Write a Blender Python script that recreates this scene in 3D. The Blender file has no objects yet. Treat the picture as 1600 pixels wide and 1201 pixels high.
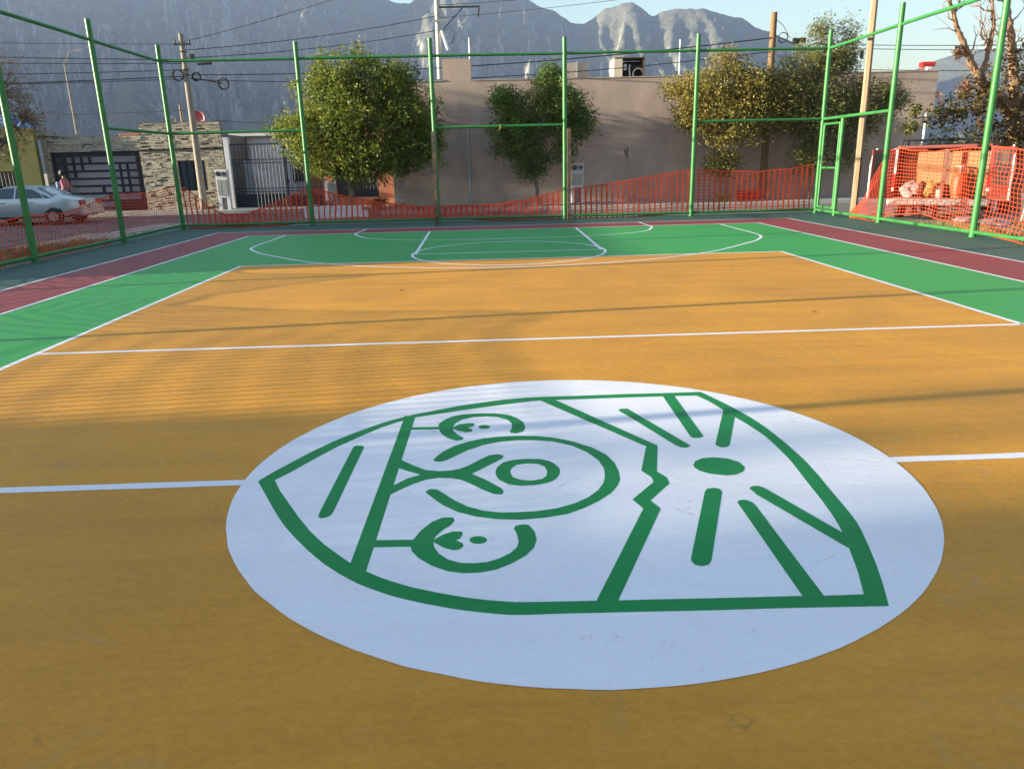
import bpy, bmesh, math, random
import numpy as np
from mathutils import Vector, Matrix, noise

scene = bpy.context.scene
RAD = math.radians
HAZE = 1.0e-4
COL = scene.collection

# ------------------------------------------------------------------ camera
cam_data = bpy.data.cameras.new('camera')
cam = bpy.data.objects.new('camera', cam_data)
COL.objects.link(cam)
cam_data.sensor_fit = 'HORIZONTAL'
cam_data.sensor_width = 36.0
cam_data.lens = 26.53
cam_data.clip_start = 0.05
cam_data.clip_end = 60000.0
_R = Vector((0.99910746, -0.03566789, -0.02262920))
_U = Vector((0.03180177, 0.28255824, 0.95872284))
_F = Vector((0.02780155, 0.95858680, -0.28344034))
_m = Matrix.Identity(4)
for _i in range(3):
    _m[_i][0] = _R[_i]; _m[_i][1] = _U[_i]; _m[_i][2] = -_F[_i]
CAM = Vector((-0.4436, -3.6332, 1.5576))
_m[0][3], _m[1][3], _m[2][3] = CAM
cam.matrix_world = _m
scene.camera = cam

# ------------------------------------------------------------------ light
SUN_AZ = RAD(6.3)       # shadows run towards +x, slightly towards +y
SUN_EL = RAD(9.0)
sd = Vector((math.cos(SUN_EL) * math.cos(SUN_AZ), math.cos(SUN_EL) * math.sin(SUN_AZ), -math.sin(SUN_EL)))
world = bpy.data.worlds.new('World')
scene.world = world
world.use_nodes = True
wn = world.node_tree
bg = wn.nodes['Background']
sky = wn.nodes.new('ShaderNodeTexSky')
sky.sky_type = 'NISHITA'
sky.sun_disc = False
sky.sun_elevation = SUN_EL
sky.sun_rotation = math.atan2(-sd.x, -sd.y)
sky.altitude = 800.0
sky.air_density = 1.6
sky.dust_density = 2.0
sky.ozone_density = 2.6
wn.links.new(sky.outputs[0], bg.inputs[0])
bg.inputs[1].default_value = 0.075
sun_data = bpy.data.lights.new('sun', 'SUN')
sun_data.energy = 5.0
sun_data.angle = RAD(0.53)
sun_data.color = (1.0, 0.92, 0.68)
sun = bpy.data.objects.new('sun', sun_data)
COL.objects.link(sun)
sun.location = (-60, -10, 30)
sun.rotation_euler = sd.to_track_quat('-Z', 'Y').to_euler()
scene.view_settings.view_transform = 'Standard'
scene.view_settings.look = 'None'
scene.view_settings.gamma = 1.0
scene.view_settings.use_curve_mapping = False
scene.view_settings.exposure = 2.25
scene.cycles.max_bounces = 6
scene.cycles.volume_bounces = 1
scene.cycles.caustics_reflective = False
scene.cycles.caustics_refractive = False

rng = np.random.default_rng(7)
random.seed(7)
noise.seed_set(3)

# ------------------------------------------------------------------ materials
MATS = {}
def mat(name, col, rough=0.7, var=0.15, scale=6.0, bump=0.0, bscale=60.0, metal=0.0, spec=0.5,
        col2=None, stretch=None, island=0.0, island_hue=0.0, transl=None, alpha_glass=None, emis=None, coat=0.0, detail=6.0):
    if name in MATS:
        return MATS[name]
    m = bpy.data.materials.new(name)
    m.use_nodes = True
    nt = m.node_tree
    N, L = nt.nodes, nt.links
    b = N['Principled BSDF']
    b.inputs['Roughness'].default_value = rough
    b.inputs['Metallic'].default_value = metal
    b.inputs['Specular IOR Level'].default_value = spec
    if coat:
        b.inputs['Coat Weight'].default_value = coat
        b.inputs['Coat Roughness'].default_value = 0.15
    tc = N.new('ShaderNodeTexCoord')
    mp = N.new('ShaderNodeMapping')
    if stretch:
        mp.inputs['Scale'].default_value = stretch
    L.new(tc.outputs['Object'], mp.inputs[0])
    out = None
    c = (*col, 1.0)
    if var > 0 or col2:
        nz = N.new('ShaderNodeTexNoise')
        nz.inputs['Scale'].default_value = scale
        nz.inputs['Detail'].default_value = detail
        nz.inputs['Roughness'].default_value = 0.6
        L.new(mp.outputs[0], nz.inputs[0])
        cr = N.new('ShaderNodeValToRGB')
        cr.color_ramp.elements[0].position = 0.32
        cr.color_ramp.elements[1].position = 0.68
        a = tuple(x * (1 - var) for x in col)
        d = tuple(min(1, x * (1 + var)) for x in (col2 or col))
        cr.color_ramp.elements[0].color = (*a, 1)
        cr.color_ramp.elements[1].color = (*d, 1)
        L.new(nz.outputs['Fac'], cr.inputs[0])
        out = cr.outputs[0]
    if island > 0 or island_hue > 0:
        g = N.new('ShaderNodeNewGeometry')
        hs = N.new('ShaderNodeHueSaturation')
        mr = N.new('ShaderNodeMapRange')
        mr.inputs['To Min'].default_value = 1 - island
        mr.inputs['To Max'].default_value = 1 + island
        L.new(g.outputs['Random Per Island'], mr.inputs[0])
        L.new(mr.outputs[0], hs.inputs['Value'])
        if island_hue > 0:
            ml = N.new('ShaderNodeMath'); ml.operation = 'MULTIPLY'; ml.inputs[1].default_value = 17.31
            fr = N.new('ShaderNodeMath'); fr.operation = 'FRACT'
            m2 = N.new('ShaderNodeMapRange')
            m2.inputs['To Min'].default_value = 0.5 - island_hue
            m2.inputs['To Max'].default_value = 0.5 + island_hue
            L.new(g.outputs['Random Per Island'], ml.inputs[0]); L.new(ml.outputs[0], fr.inputs[0])
            L.new(fr.outputs[0], m2.inputs[0]); L.new(m2.outputs[0], hs.inputs['Hue'])
        if out:
            L.new(out, hs.inputs['Color'])
        else:
            hs.inputs['Color'].default_value = c
        out = hs.outputs[0]
    if out:
        L.new(out, b.inputs['Base Color'])
    else:
        b.inputs['Base Color'].default_value = c
    if bump > 0:
        nb = N.new('ShaderNodeTexNoise')
        nb.inputs['Scale'].default_value = bscale
        nb.inputs['Detail'].default_value = 8
        L.new(mp.outputs[0], nb.inputs[0])
        bp = N.new('ShaderNodeBump')
        bp.inputs['Strength'].default_value = bump
        bp.inputs['Distance'].default_value = 0.02
        L.new(nb.outputs['Fac'], bp.inputs['Height'])
        L.new(bp.outputs[0], b.inputs['Normal'])
    if transl:
        tr = N.new('ShaderNodeBsdfTranslucent')
        mx = N.new('ShaderNodeMixShader')
        mx.inputs[0].default_value = transl
        if out:
            L.new(out, tr.inputs[0])
        else:
            tr.inputs[0].default_value = c
        L.new(b.outputs[0], mx.inputs[1]); L.new(tr.outputs[0], mx.inputs[2])
        L.new(mx.outputs[0], N['Material Output'].inputs[0])
    if alpha_glass:
        b.inputs['Transmission Weight'].default_value = alpha_glass
    MATS[name] = m
    return m

def court_paint(name, col, rough=0.5, bump=0.12, var=0.10, dirt=0.25):
    """Hand-rolled acrylic paint on trowelled concrete: roller lanes, trowel swirls, dusty blotches."""
    m = bpy.data.materials.new(name)
    m.use_nodes = True
    nt = m.node_tree; N, L = nt.nodes, nt.links
    b = N['Principled BSDF']
    tc = N.new('ShaderNodeTexCoord')
    def nz(scale, detail, sx=1, sy=1, dist=0.0, rot=0.0):
        mp = N.new('ShaderNodeMapping'); mp.inputs['Scale'].default_value = (sx, sy, 1)
        mp.inputs['Rotation'].default_value = (0, 0, rot)
        L.new(tc.outputs['Object'], mp.inputs[0])
        n = N.new('ShaderNodeTexNoise'); n.inputs['Scale'].default_value = scale
        n.inputs['Detail'].default_value = detail; n.inputs['Distortion'].default_value = dist
        n.inputs['Roughness'].default_value = 0.6
        L.new(mp.outputs[0], n.inputs[0])
        return n.outputs['Fac']
    def math_(op, a, bb):
        n = N.new('ShaderNodeMath'); n.operation = op
        for i, v in enumerate((a, bb)):
            if isinstance(v, (int, float)): n.inputs[i].default_value = v
            else: L.new(v, n.inputs[i])
        return n.outputs[0]
    big = nz(0.7, 5, dist=0.6)
    lanes = nz(1.6, 4, 0.25, 3.0, 0.3, 0.15)
    fine = nz(26, 8, 1, 1.6, 0.8, 0.4)
    f = math_('ADD', math_('MULTIPLY', big, 0.40), math_('ADD', math_('MULTIPLY', lanes, 0.27), math_('MULTIPLY', fine, 0.33)))
    cr = N.new('ShaderNodeValToRGB')
    cr.color_ramp.elements[0].position = 0.36; cr.color_ramp.elements[1].position = 0.64
    cr.color_ramp.elements[0].color = (*[x * (1 - var) for x in col], 1)
    cr.color_ramp.elements[1].color = (*[min(1, x * (1 + var)) for x in col], 1)
    L.new(f, cr.inputs[0])
    # dusty scuffs
    sc = nz(3.2, 9, 1.0, 1.0, 1.2)
    s2 = N.new('ShaderNodeValToRGB')
    s2.color_ramp.elements[0].position = 0.60; s2.color_ramp.elements[1].position = 0.78
    L.new(sc, s2.inputs[0])
    mx = N.new('ShaderNodeMix'); mx.data_type = 'RGBA'
    L.new(math_('MULTIPLY', s2.outputs[0], dirt), mx.inputs[0])
    L.new(cr.outputs[0], mx.inputs[6])
    mx.inputs[7].default_value = (0.32, 0.27, 0.21, 1)
    # shoe scuffs: short dark arcs
    w1 = nz(1.1, 3, 1.0, 1.0, 3.0, 1.1)
    w2 = math_('ABSOLUTE', math_('SUBTRACT', w1, 0.5), 0)
    w3 = N.new('ShaderNodeValToRGB'); w3.color_ramp.elements[0].position = 0.0; w3.color_ramp.elements[1].position = 0.006
    w3.color_ramp.elements[0].color = (1, 1, 1, 1); w3.color_ramp.elements[1].color = (0, 0, 0, 1)
    L.new(w2, w3.inputs[0])
    w4 = nz(2.3, 2, 1, 1, 0, 0.7)
    w5 = N.new('ShaderNodeValToRGB'); w5.color_ramp.elements[0].position = 0.58; w5.color_ramp.elements[1].position = 0.66
    L.new(w4, w5.inputs[0])
    mk = N.new('ShaderNodeMix'); mk.data_type = 'RGBA'
    L.new(math_('MULTIPLY', math_('MULTIPLY', w3.outputs[0], w5.outputs[0]), 0.40), mk.inputs[0])
    L.new(mx.outputs[2], mk.inputs[6]); mk.inputs[7].default_value = (0.10, 0.085, 0.07, 1)
    mx = mk
    # dark specks of grit
    sp = N.new('ShaderNodeTexVoronoi'); sp.inputs['Scale'].default_value = 9.0
    L.new(tc.outputs['Object'], sp.inputs['Vector'])
    s3 = N.new('ShaderNodeValToRGB')
    s3.color_ramp.elements[0].position = 0.018; s3.color_ramp.elements[1].position = 0.035
    s3.color_ramp.elements[0].color = (0.45, 0.45, 0.45, 1); s3.color_ramp.elements[1].color = (1, 1, 1, 1)
    L.new(sp.outputs['Distance'], s3.inputs[0])
    mu = N.new('ShaderNodeMix'); mu.data_type = 'RGBA'; mu.blend_type = 'MULTIPLY'; mu.inputs[0].default_value = 0.6
    L.new(mx.outputs[2], mu.inputs[6]); L.new(s3.outputs[0], mu.inputs[7])
    L.new(mu.outputs[2], b.inputs['Base Color'])
    rr = N.new('ShaderNodeMapRange'); rr.inputs['To Min'].default_value = rough - 0.08; rr.inputs['To Max'].default_value = rough + 0.12
    L.new(big, rr.inputs[0]); L.new(rr.outputs[0], b.inputs['Roughness'])
    b.inputs['Specular IOR Level'].default_value = 0.22
    # trowel relief
    t1 = nz(5.0, 5, 0.5, 1.6, 2.2, 0.5)
    t2 = nz(22.0, 4, 0.35, 1.4, 1.0, -0.5)
    t3 = nz(140, 3)
    h = math_('ADD', math_('MULTIPLY', t1, 1.0), math_('ADD', math_('MULTIPLY', t2, 0.5), math_('MULTIPLY', t3, 0.16)))
    bp = N.new('ShaderNodeBump'); bp.inputs['Strength'].default_value = bump; bp.inputs['Distance'].default_value = 0.012
    L.new(h, bp.inputs['Height']); L.new(bp.outputs[0], b.inputs['Normal'])
    return m

# ------------------------------------------------------------------ mesh helpers
class MB:
    def __init__(s):
        s.v = []; s.f = []
    def add(s, vs, fs):
        o = len(s.v)
        s.v.extend([tuple(map(float, p)) for p in vs])
        s.f.extend([tuple(i + o for i in f) for f in fs])
        return s
    def box(s, x0, x1, y0, y1, z0, z1):
        vs = [(x, y, z) for z in (z0, z1) for y in (y0, y1) for x in (x0, x1)]
        return s.add(vs, [(0, 2, 3, 1), (4, 5, 7, 6), (0, 1, 5, 4), (2, 6, 7, 3), (0, 4, 6, 2), (1, 3, 7, 5)])
    def bevbox(s, x0, x1, y0, y1, z0, z1, b=0.02):
        bm = bmesh.new(); bmesh.ops.create_cube(bm, size=1)
        for v in bm.verts:
            v.co = Vector(((x0 + x1) / 2 + v.co.x * (x1 - x0), (y0 + y1) / 2 + v.co.y * (y1 - y0), (z0 + z1) / 2 + v.co.z * (z1 - z0)))
        bmesh.ops.bevel(bm, geom=bm.edges[:], offset=b, segments=2, affect='EDGES', profile=0.6)
        return s.bm(bm)
    def bm(s, bm):
        bm.verts.index_update()
        s.add([v.co for v in bm.verts], [[v.index for v in f.verts] for f in bm.faces]); bm.free()
        return s
    def tube(s, pts, r, n=8, cap=True):
        pts = [Vector(p) for p in pts]
        rs = r if isinstance(r, (list, tuple)) else [r] * len(pts)
        rings = []
        d0 = (pts[1] - pts[0]).normalized()
        up = Vector((0, 0, 1)) if abs(d0.z) < 0.9 else Vector((1, 0, 0))
        nx = d0.cross(up).normalized()
        vs = []; fs = []
        for i, p in enumerate(pts):
            if i == 0: d = pts[1] - pts[0]
            elif i == len(pts) - 1: d = pts[-1] - pts[-2]
            else: d = (pts[i + 1] - pts[i]).normalized() + (pts[i] - pts[i - 1]).normalized()
            d = d.normalized() if d.length > 1e-9 else d0
            nx = (nx - d * nx.dot(d))
            nx = nx.normalized() if nx.length > 1e-6 else d.orthogonal().normalized()
            ny = d.cross(nx)
            for k in range(n):
                a = 2 * math.pi * k / n
                vs.append(p + (nx * math.cos(a) + ny * math.sin(a)) * rs[i])
        for i in range(len(pts) - 1):
            for k in range(n):
                a = i * n + k; b = i * n + (k + 1) % n
                fs.append((a, b, b + n, a + n))
        if cap:
            fs.append(tuple(range(n - 1, -1, -1)))
            fs.append(tuple(range((len(pts) - 1) * n, len(pts) * n)))
        return s.add(vs, fs)
    def bar(s, p, q, w, h):
        """rectangular bar from p to q, w across (horizontal), h in the other direction"""
        p, q = Vector(p), Vector(q); d = (q - p).normalized()
        up = Vector((0, 0, 1)) if abs(d.z) < 0.9 else Vector((0, 1, 0))
        a = d.cross(up).normalized() * (w / 2); b = a.normalized().cross(d).normalized() * (h / 2)
        vs = [c + sa * a + sb * b for c in (p, q) for sa, sb in ((-1, -1), (1, -1), (1, 1), (-1, 1))]
        return s.add(vs, [(0, 1, 2, 3), (7, 6, 5, 4), (0, 4, 5, 1), (1, 5, 6, 2), (2, 6, 7, 3), (3, 7, 4, 0)])
    def torus(s, c, axis, R, r, n=20, k=6):
        c = Vector(c); ax = Vector(axis).normalized(); u = ax.orthogonal().normalized(); w = ax.cross(u)
        pts = [c + (u * math.cos(2 * math.pi * i / n) + w * math.sin(2 * math.pi * i / n)) * R for i in range(n)]
        vs = []; fs = []
        for i, p in enumerate(pts):
            e = (p - c).normalized()
            for j in range(k):
                a = 2 * math.pi * j / k
                vs.append(p + (e * math.cos(a) + ax * math.sin(a)) * r)
        for i in range(n):
            for j in range(k):
                fs.append((i * k + j, i * k + (j + 1) % k, ((i + 1) % n) * k + (j + 1) % k, ((i + 1) % n) * k + j))
        return s.add(vs, fs)
    def disc(s, c, axis, R, t, n=20):
        c = Vector(c); ax = Vector(axis).normalized()
        return s.tube([c - ax * t / 2, c + ax * t / 2], R, n)
    def lathe(s, c, prof, n=16):
        """profile of (r, z) about a vertical axis through c"""
        c = Vector(c); vs = []; fs = []
        for r, z in prof:
            for k in range(n):
                a = 2 * math.pi * k / n
                vs.append(c + Vector((r * math.cos(a), r * math.sin(a), z)))
        for i in range(len(prof) - 1):
            for k in range(n):
                a = i * n + k; b = i * n + (k + 1) % n
                fs.append((a, b, b + n, a + n))
        fs.append(tuple(range(n - 1, -1, -1))); fs.append(tuple(range((len(prof) - 1) * n, len(prof) * n)))
        return s.add(vs, fs)
    def extrude(s, poly, axis, a0, a1):
        """2-D polygon extruded along 'x' (poly in y,z), 'y' (poly in x,z) or 'z' (poly in x,y)"""
        def P(p, a):
            return {'x': (a, p[0], p[1]), 'y': (p[0], a, p[1]), 'z': (p[0], p[1], a)}[axis]
        n = len(poly)
        vs = [P(p, a0) for p in poly] + [P(p, a1) for p in poly]
        fs = [tuple(range(n)), tuple(range(2 * n - 1, n - 1, -1))]
        fs += [(i, i + n, (i + 1) % n + n, (i + 1) % n) for i in range(n)]
        return s.add(vs, fs)
    def xform(s, M):
        s.v = [tuple(M @ Vector(p)) for p in s.v]
        return s
    def build(s, name, material, parent=None, org=None, smooth=False):
        me = bpy.data.meshes.new(name)
        if parent is not None: org = ORG[parent.name]
        org = Vector(org or (0, 0, 0))
        me.from_pydata([tuple(Vector(p) - org) for p in s.v], [], s.f)
        me.validate()
        bm = bmesh.new(); bm.from_mesh(me); bmesh.ops.recalc_face_normals(bm, faces=bm.faces[:]); bm.to_mesh(me); bm.free()
        if smooth:
            me.polygons.foreach_set('use_smooth', [True] * len(me.polygons))
            try: me.set_sharp_from_angle(angle=RAD(40))
            except Exception: pass
        me.materials.append(material)
        o = bpy.data.objects.new(name, me); COL.objects.link(o)
        if parent is not None: o.parent = parent
        else: o.location = org
        ORG[o.name] = org
        return o
ORG = {}

def thing(name, label, cat, loc, group=None):
    o = bpy.data.objects.new(name, None); COL.objects.link(o)
    o.empty_display_size = 0.2
    o.location = loc; ORG[o.name] = Vector(loc)
    return tag(o, label, cat, group)
def tag(o, label=None, cat=None, group=None, kind=None):
    if label: o['label'] = label
    if cat: o['category'] = cat
    if group: o['group'] = group
    if kind: o['kind'] = kind
    return o
def struct(o):
    o['kind'] = 'structure'; return o
def fast_mesh(name, V, F4, material, parent=None, org=None, smooth=False):
    """numpy verts (n,3) and quads (m,4)"""
    if parent is not None: org = ORG[parent.name]
    org = np.array(org if org is not None else (0, 0, 0), float)
    V = np.asarray(V, np.float32) - org.astype(np.float32)
    F4 = np.asarray(F4, np.int32)
    k = F4.shape[1]
    me = bpy.data.meshes.new(name)
    me.vertices.add(len(V)); me.vertices.foreach_set('co', V.ravel())
    me.loops.add(F4.size); me.loops.foreach_set('vertex_index', F4.ravel())
    me.polygons.add(len(F4)); me.polygons.foreach_set('loop_start', np.arange(0, F4.size, k, dtype=np.int32))
    me.polygons.foreach_set('loop_total', np.full(len(F4), k, np.int32))
    if smooth: me.polygons.foreach_set('use_smooth', np.ones(len(F4), bool))
    me.update(); me.validate()
    me.materials.append(material)
    o = bpy.data.objects.new(name, me); COL.objects.link(o)
    if parent is not None: o.parent = parent
    else: o.location = org
    ORG[o.name] = Vector(org)
    return o
def sstep(a, b, x):
    t = min(1.0, max(0.0, (x - a) / (b - a))); return t * t * (3 - 2 * t)
# ------------------------------------------------------------------ terrain
ZR = -0.30            # level of the streets outside; the court slab top is z = 0
def terrain(x, y):
    tb = sstep(18.0, 21.0, abs(y))
    tl = sstep(9.2, 12.8, -x)
    tr = sstep(13.5, 17.0, x) * 0.6
    return -0.06 - 0.25 * max(tb, tl, tr)
ax_ = sorted(set([round(v, 3) for v in
      list(np.arange(-40, 40.1, 0.8)) + [-4800, -3900, -3000, -1500, -800, -400, -200, -120, -80, -60, -50, 50, 60, 80, 120, 200, 400, 800, 1500, 3000, 3900, 4800]]))
nx_ = len(ax_)
GV = []
for yy in ax_:
    for xx in ax_:
        z = terrain(xx, yy)
        if abs(xx) < 8.75 and abs(yy) < 17.55: z = -0.3
        else: z += 0.02 * noise.noise((xx * 0.6, yy * 0.6, 0))
        if ZR - 0.2 < z < ZR + 0.012 : z = min(z, ZR - 0.012)
        GV.append((xx, yy, z))
GF = [(j * nx_ + i, j * nx_ + i + 1, (j + 1) * nx_ + i + 1, (j + 1) * nx_ + i) for j in range(nx_ - 1) for i in range(nx_ - 1)]
m_dirt = mat('dry_earth', (0.33, 0.25, 0.17), 0.95, 0.25, 1.4, 0.5, 25, col2=(0.40, 0.32, 0.23))
struct(fast_mesh('ground', GV, GF, m_dirt))

m_asph = mat('worn_asphalt', (0.13, 0.12, 0.115), 0.9, 0.25, 2.0, 0.4, 120, col2=(0.17, 0.155, 0.145))
struct(MB().box(-70, 70, 21.0, 29.6, ZR - 0.1, ZR).build('street', m_asph))
struct(MB().box(-17.5, -13.0, -70, 20.99, ZR - 0.1, ZR).build('side_street', m_asph))
m_conc = mat('pavement_concrete', (0.36, 0.34, 0.31), 0.85, 0.15, 2.5, 0.25, 60)
sw = struct(MB().bevbox(-4.5, 24, 26.1, 29.28, ZR - 0.05, ZR + 0.13, 0.02).build('sidewalk', m_conc))
struct(MB().bevbox(-40, -4.52, 29.7, 31.66, ZR - 0.05, ZR + 0.12, 0.02).build('sidewalk', m_conc))
struct(MB().bevbox(9.6, 40, 8.0, 10.6, -0.2, -0.02, 0.02).build('footpath', m_conc))
struct(MB().bevbox(-10.9, -9.75, 15.2, 21.0, -0.35, -0.085, 0.02).build('kerb', m_conc))

# ------------------------------------------------------------------ mountains
CREST = [(-80, 9.0), (-60, 10.0), (-45, 11.2), (-36, 11.6), (-28, 12.0), (-20, 12.6), (-13, 12.4), (-9, 11.4), (-6.45, 10.75), (-5.82, 10.52), (-5.17, 10.41), (-4.66, 10.37), (-4.29, 10.71), (-2.07, 11.5), (0.55, 11.5), (2.51, 10.67), (3.17, 10.49), (4.48, 9.99), (5.36, 9.66), (6.24, 9.04), (7.21, 8.93), (7.78, 9.18), (8.65, 9.77), (9.3, 10.01), (9.94, 10.14), (10.59, 10.03), (11.16, 9.66), (11.91, 9.08), (12.54, 9.35), (13.59, 9.6), (14.43, 9.63), (15.71, 9.18), (16.97, 8.87), (17.8, 8.78), (18.66, 8.03), (19.49, 7.79), (20.73, 7.25), (21.96, 6.67), (23.6, 5.8), (25.58, 4.6), (28, 3.2), (31, 2.2), (40, 1.4), (80, 1.0)]
ca = np.array(CREST)
def mountain_mesh(name, az0, az1, na, nr, r0, rc, r2, crest, hills, rough, seed, material, ribs=1.0):
    V = []
    azs = np.linspace(az0, az1, na)
    ts = np.concatenate([np.linspace(0, 1, nr), np.array([1.08, 1.2, 1.5])])
    for a in azs:
        el = np.interp(a, crest[:, 0], crest[:, 1])
        R = rc * (1 + 0.06 * noise.noise((a * 0.09, seed, 0)))
        H = math.tan(RAD(el)) * R + CAM.z
        sa, ca_ = math.sin(RAD(a)), math.cos(RAD(a))
        for t in ts:
            r = r0 + (R - r0) * min(t, 1.0) + max(0, t - 1) * r2
            s = a * 0.0175 * R / 1000.0
            tt = min(t, 1.0)
            warp = 0.25 * noise.noise((s * 3.0, tt * 2.0, seed + 7))
            prof = 0.10 * tt + 0.90 * (tt ** 1.9)
            env = math.sin(math.pi * min(tt, 0.985)) ** 0.7 if 0 < tt else 0
            g1 = noise.ridged_multi_fractal(Vector((s * 3.2 + warp, tt * 0.9 + seed, seed)), 0.9, 2.1, 6, 1.0, 2.0) - 1.1
            g2 = noise.fractal(Vector((s * 11, tt * 6, seed + 3)), 0.65, 2.2, 7)
            g3 = noise.ridged_multi_fractal(Vector((s * 16.0 + warp * 3, tt * 2.4, seed + 11)), 0.9, 2.1, 4, 1.0, 2.0) - 1.1
            h = H * (prof + env * rough * (0.12 * ribs * g1 + 0.045 * g2 + 0.07 * ribs * g3))
            h += H * 0.006 * g2 * (1 if tt >= 0.985 else 0)
            if t > 1: h = H * (1 - (t - 1) * 1.5)
            for (ha, hel, hr, hw, hd) in hills:
                hh = math.tan(RAD(hel)) * hr
                d = abs(a - ha) / hw
                rr = abs(r - hr) / hd
                k = max(0, 1 - (d ** 1.3 + rr ** 1.3) ** (1 / 1.3))
                h = max(h, hh * k * (1 + 0.25 * g2 * (1 - k)) * 1.0)
            V.append((CAM.x + r * sa, CAM.y + r * ca_, max(h, -0.5) if tt > 0 else -1.5))
    n2 = len(ts)
    F = [(i * n2 + j, (i + 1) * n2 + j, (i + 1) * n2 + j + 1, i * n2 + j + 1) for i in range(na - 1) for j in range(n2 - 1)]
    return fast_mesh(name, V, F, material)

def rock_mat(name, rock, veg, sc):
    m = bpy.data.materials.new(name); m.use_nodes = True
    N, L = m.node_tree.nodes, m.node_tree.links
    b = N['Principled BSDF']; b.inputs['Roughness'].default_value = 0.95; b.inputs['Specular IOR Level'].default_value = 0.1
    g = N.new('ShaderNodeNewGeometry'); sp = N.new('ShaderNodeSeparateXYZ'); L.new(g.outputs['True Normal'], sp.inputs[0])
    mp = N.new('ShaderNodeMapping'); L.new(g.outputs['Position'], mp.inputs[0]); mp.inputs['Scale'].default_value = (1, 1, 0.28)
    n1 = N.new('ShaderNodeTexNoise'); n1.inputs['Scale'].default_value = sc; n1.inputs['Detail'].default_value = 12; n1.inputs['Roughness'].default_value = 0.68
    L.new(mp.outputs[0], n1.inputs[0])
    ad = N.new('ShaderNodeMath'); ad.operation = 'MULTIPLY_ADD'; ad.inputs[1].default_value = 1.1; L.new(n1.outputs['Fac'], ad.inputs[0]); L.new(sp.outputs[2], ad.inputs[2])
    r = N.new('ShaderNodeValToRGB'); r.color_ramp.elements[0].position = 0.98; r.color_ramp.elements[1].position = 1.30
    r.color_ramp.elements[0].color = (*rock, 1); r.color_ramp.elements[1].color = (*veg, 1)
    L.new(ad.outputs[0], r.inputs[0])
    n2 = N.new('ShaderNodeTexNoise'); n2.inputs['Scale'].default_value = sc * 6; n2.inputs['Detail'].default_value = 14; n2.inputs['Roughness'].default_value = 0.72; L.new(mp.outputs[0], n2.inputs[0])
    mr = N.new('ShaderNodeMapRange'); mr.inputs['From Min'].default_value = 0.3; mr.inputs['From Max'].default_value = 0.7; mr.inputs['To Min'].default_value = 0.5; mr.inputs['To Max'].default_value = 1.4
    L.new(n2.outputs['Fac'], mr.inputs[0])
    hs = N.new('ShaderNodeHueSaturation'); L.new(mr.outputs[0], hs.inputs['Value']); L.new(r.outputs[0], hs.inputs['Color'])
    L.new(hs.outputs[0], b.inputs['Base Color'])
    bp = N.new('ShaderNodeBump'); bp.inputs['Strength'].default_value = 1.0; bp.inputs['Distance'].default_value = 17.0
    L.new(n2.outputs['Fac'], bp.inputs['Height']); L.new(bp.outputs[0], b.inputs['Normal'])
    return m
m_rock = rock_mat('limestone_rock', (0.27, 0.25, 0.23), (0.125, 0.12, 0.09), 0.006)
m_hill = rock_mat('scrub_hill', (0.17, 0.155, 0.13), (0.10, 0.10, 0.07), 0.01)
struct(mountain_mesh('mountain', -78, 60, 760, 150, 1250, 2900, 2500, ca,
    [(-23.1, 6.3, 1750, 4.6, 520), (-15.5, 3.9, 1600, 4.5, 430), (-19.5, 3.4, 1500, 5, 350), (-31, 3.6, 1650, 6, 450), (-9, 3.0, 1600, 5, 380)], 1.0, 5.3, m_rock))
ch = np.array([(20, 1.0), (24, 3.2), (26.5, 4.3), (28.88, 5.03), (29.55, 5.35), (30.55, 5.64), (31.89, 5.78), (33.5, 5.75), (36, 5.5), (42, 6.2), (60, 5.0), (75, 3.0)])
struct(mountain_mesh('far_hill', 20, 75, 160, 40, 2900, 3900, 1200, ch, [], 0.6, 9.1, m_hill))

# ------------------------------------------------------------------ court
m_border = court_paint('paint_dark_green', (0.050, 0.110, 0.085), 0.6, dirt=0.45, var=0.18)
m_maroon = court_paint('paint_maroon', (0.29, 0.052, 0.052), 0.55, dirt=0.30)
m_green = court_paint('paint_green', (0.048, 0.325, 0.072), 0.5, dirt=0.16)
m_ochre = court_paint('paint_ochre', (0.635, 0.270, 0.030), 0.55, bump=0.42, dirt=0.30, var=0.22)
m_white = court_paint('paint_white', (0.84, 0.785, 0.835), 0.5, bump=0.32, var=0.06, dirt=0.14)
m_emb = court_paint('paint_emblem_green', (0.009, 0.225, 0.055), 0.5, dirt=0.08, var=0.12)
court = struct(MB().bevbox(-8.95, 9.0, -17.85, 17.85, -0.26, 0.0, 0.012).build('court_surface', m_border))
_z = [0.0]
def sheet(name, x0, x1, y0, y1, z, m, n=40):
    """painted rectangle with a slightly hand-cut edge"""
    pts = []
    def w(k): return 0.008 * noise.noise((k * 1.7, x0 + y0, z * 500))
    for i in range(n): t = i / n; pts.append((x0 + (x1 - x0) * t, y0 + w(i)))
    for i in range(n): t = i / n; pts.append((x1 + w(i + 91), y0 + (y1 - y0) * t))
    for i in range(n): t = i / n; pts.append((x1 + (x0 - x1) * t, y1 + w(i + 191)))
    for i in range(n): t = i / n; pts.append((x0 + w(i + 291), y1 + (y0 - y1) * t))
    return MB().add([(p[0], p[1], z) for p in pts], [tuple(range(len(pts)))]).build(name, m, court)
sheet('painted_maroon_zone', -7.17, 7.26, -15.81, 15.81, 0.0008, m_maroon)
sheet('painted_green_zone', -6.06, 6.11, -14.65, 14.65, 0.0016, m_green)
sheet('painted_ochre_zone', -4.5, 4.5, -9.0, 9.0, 0.0024, m_ochre)
_line = [0]
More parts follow.
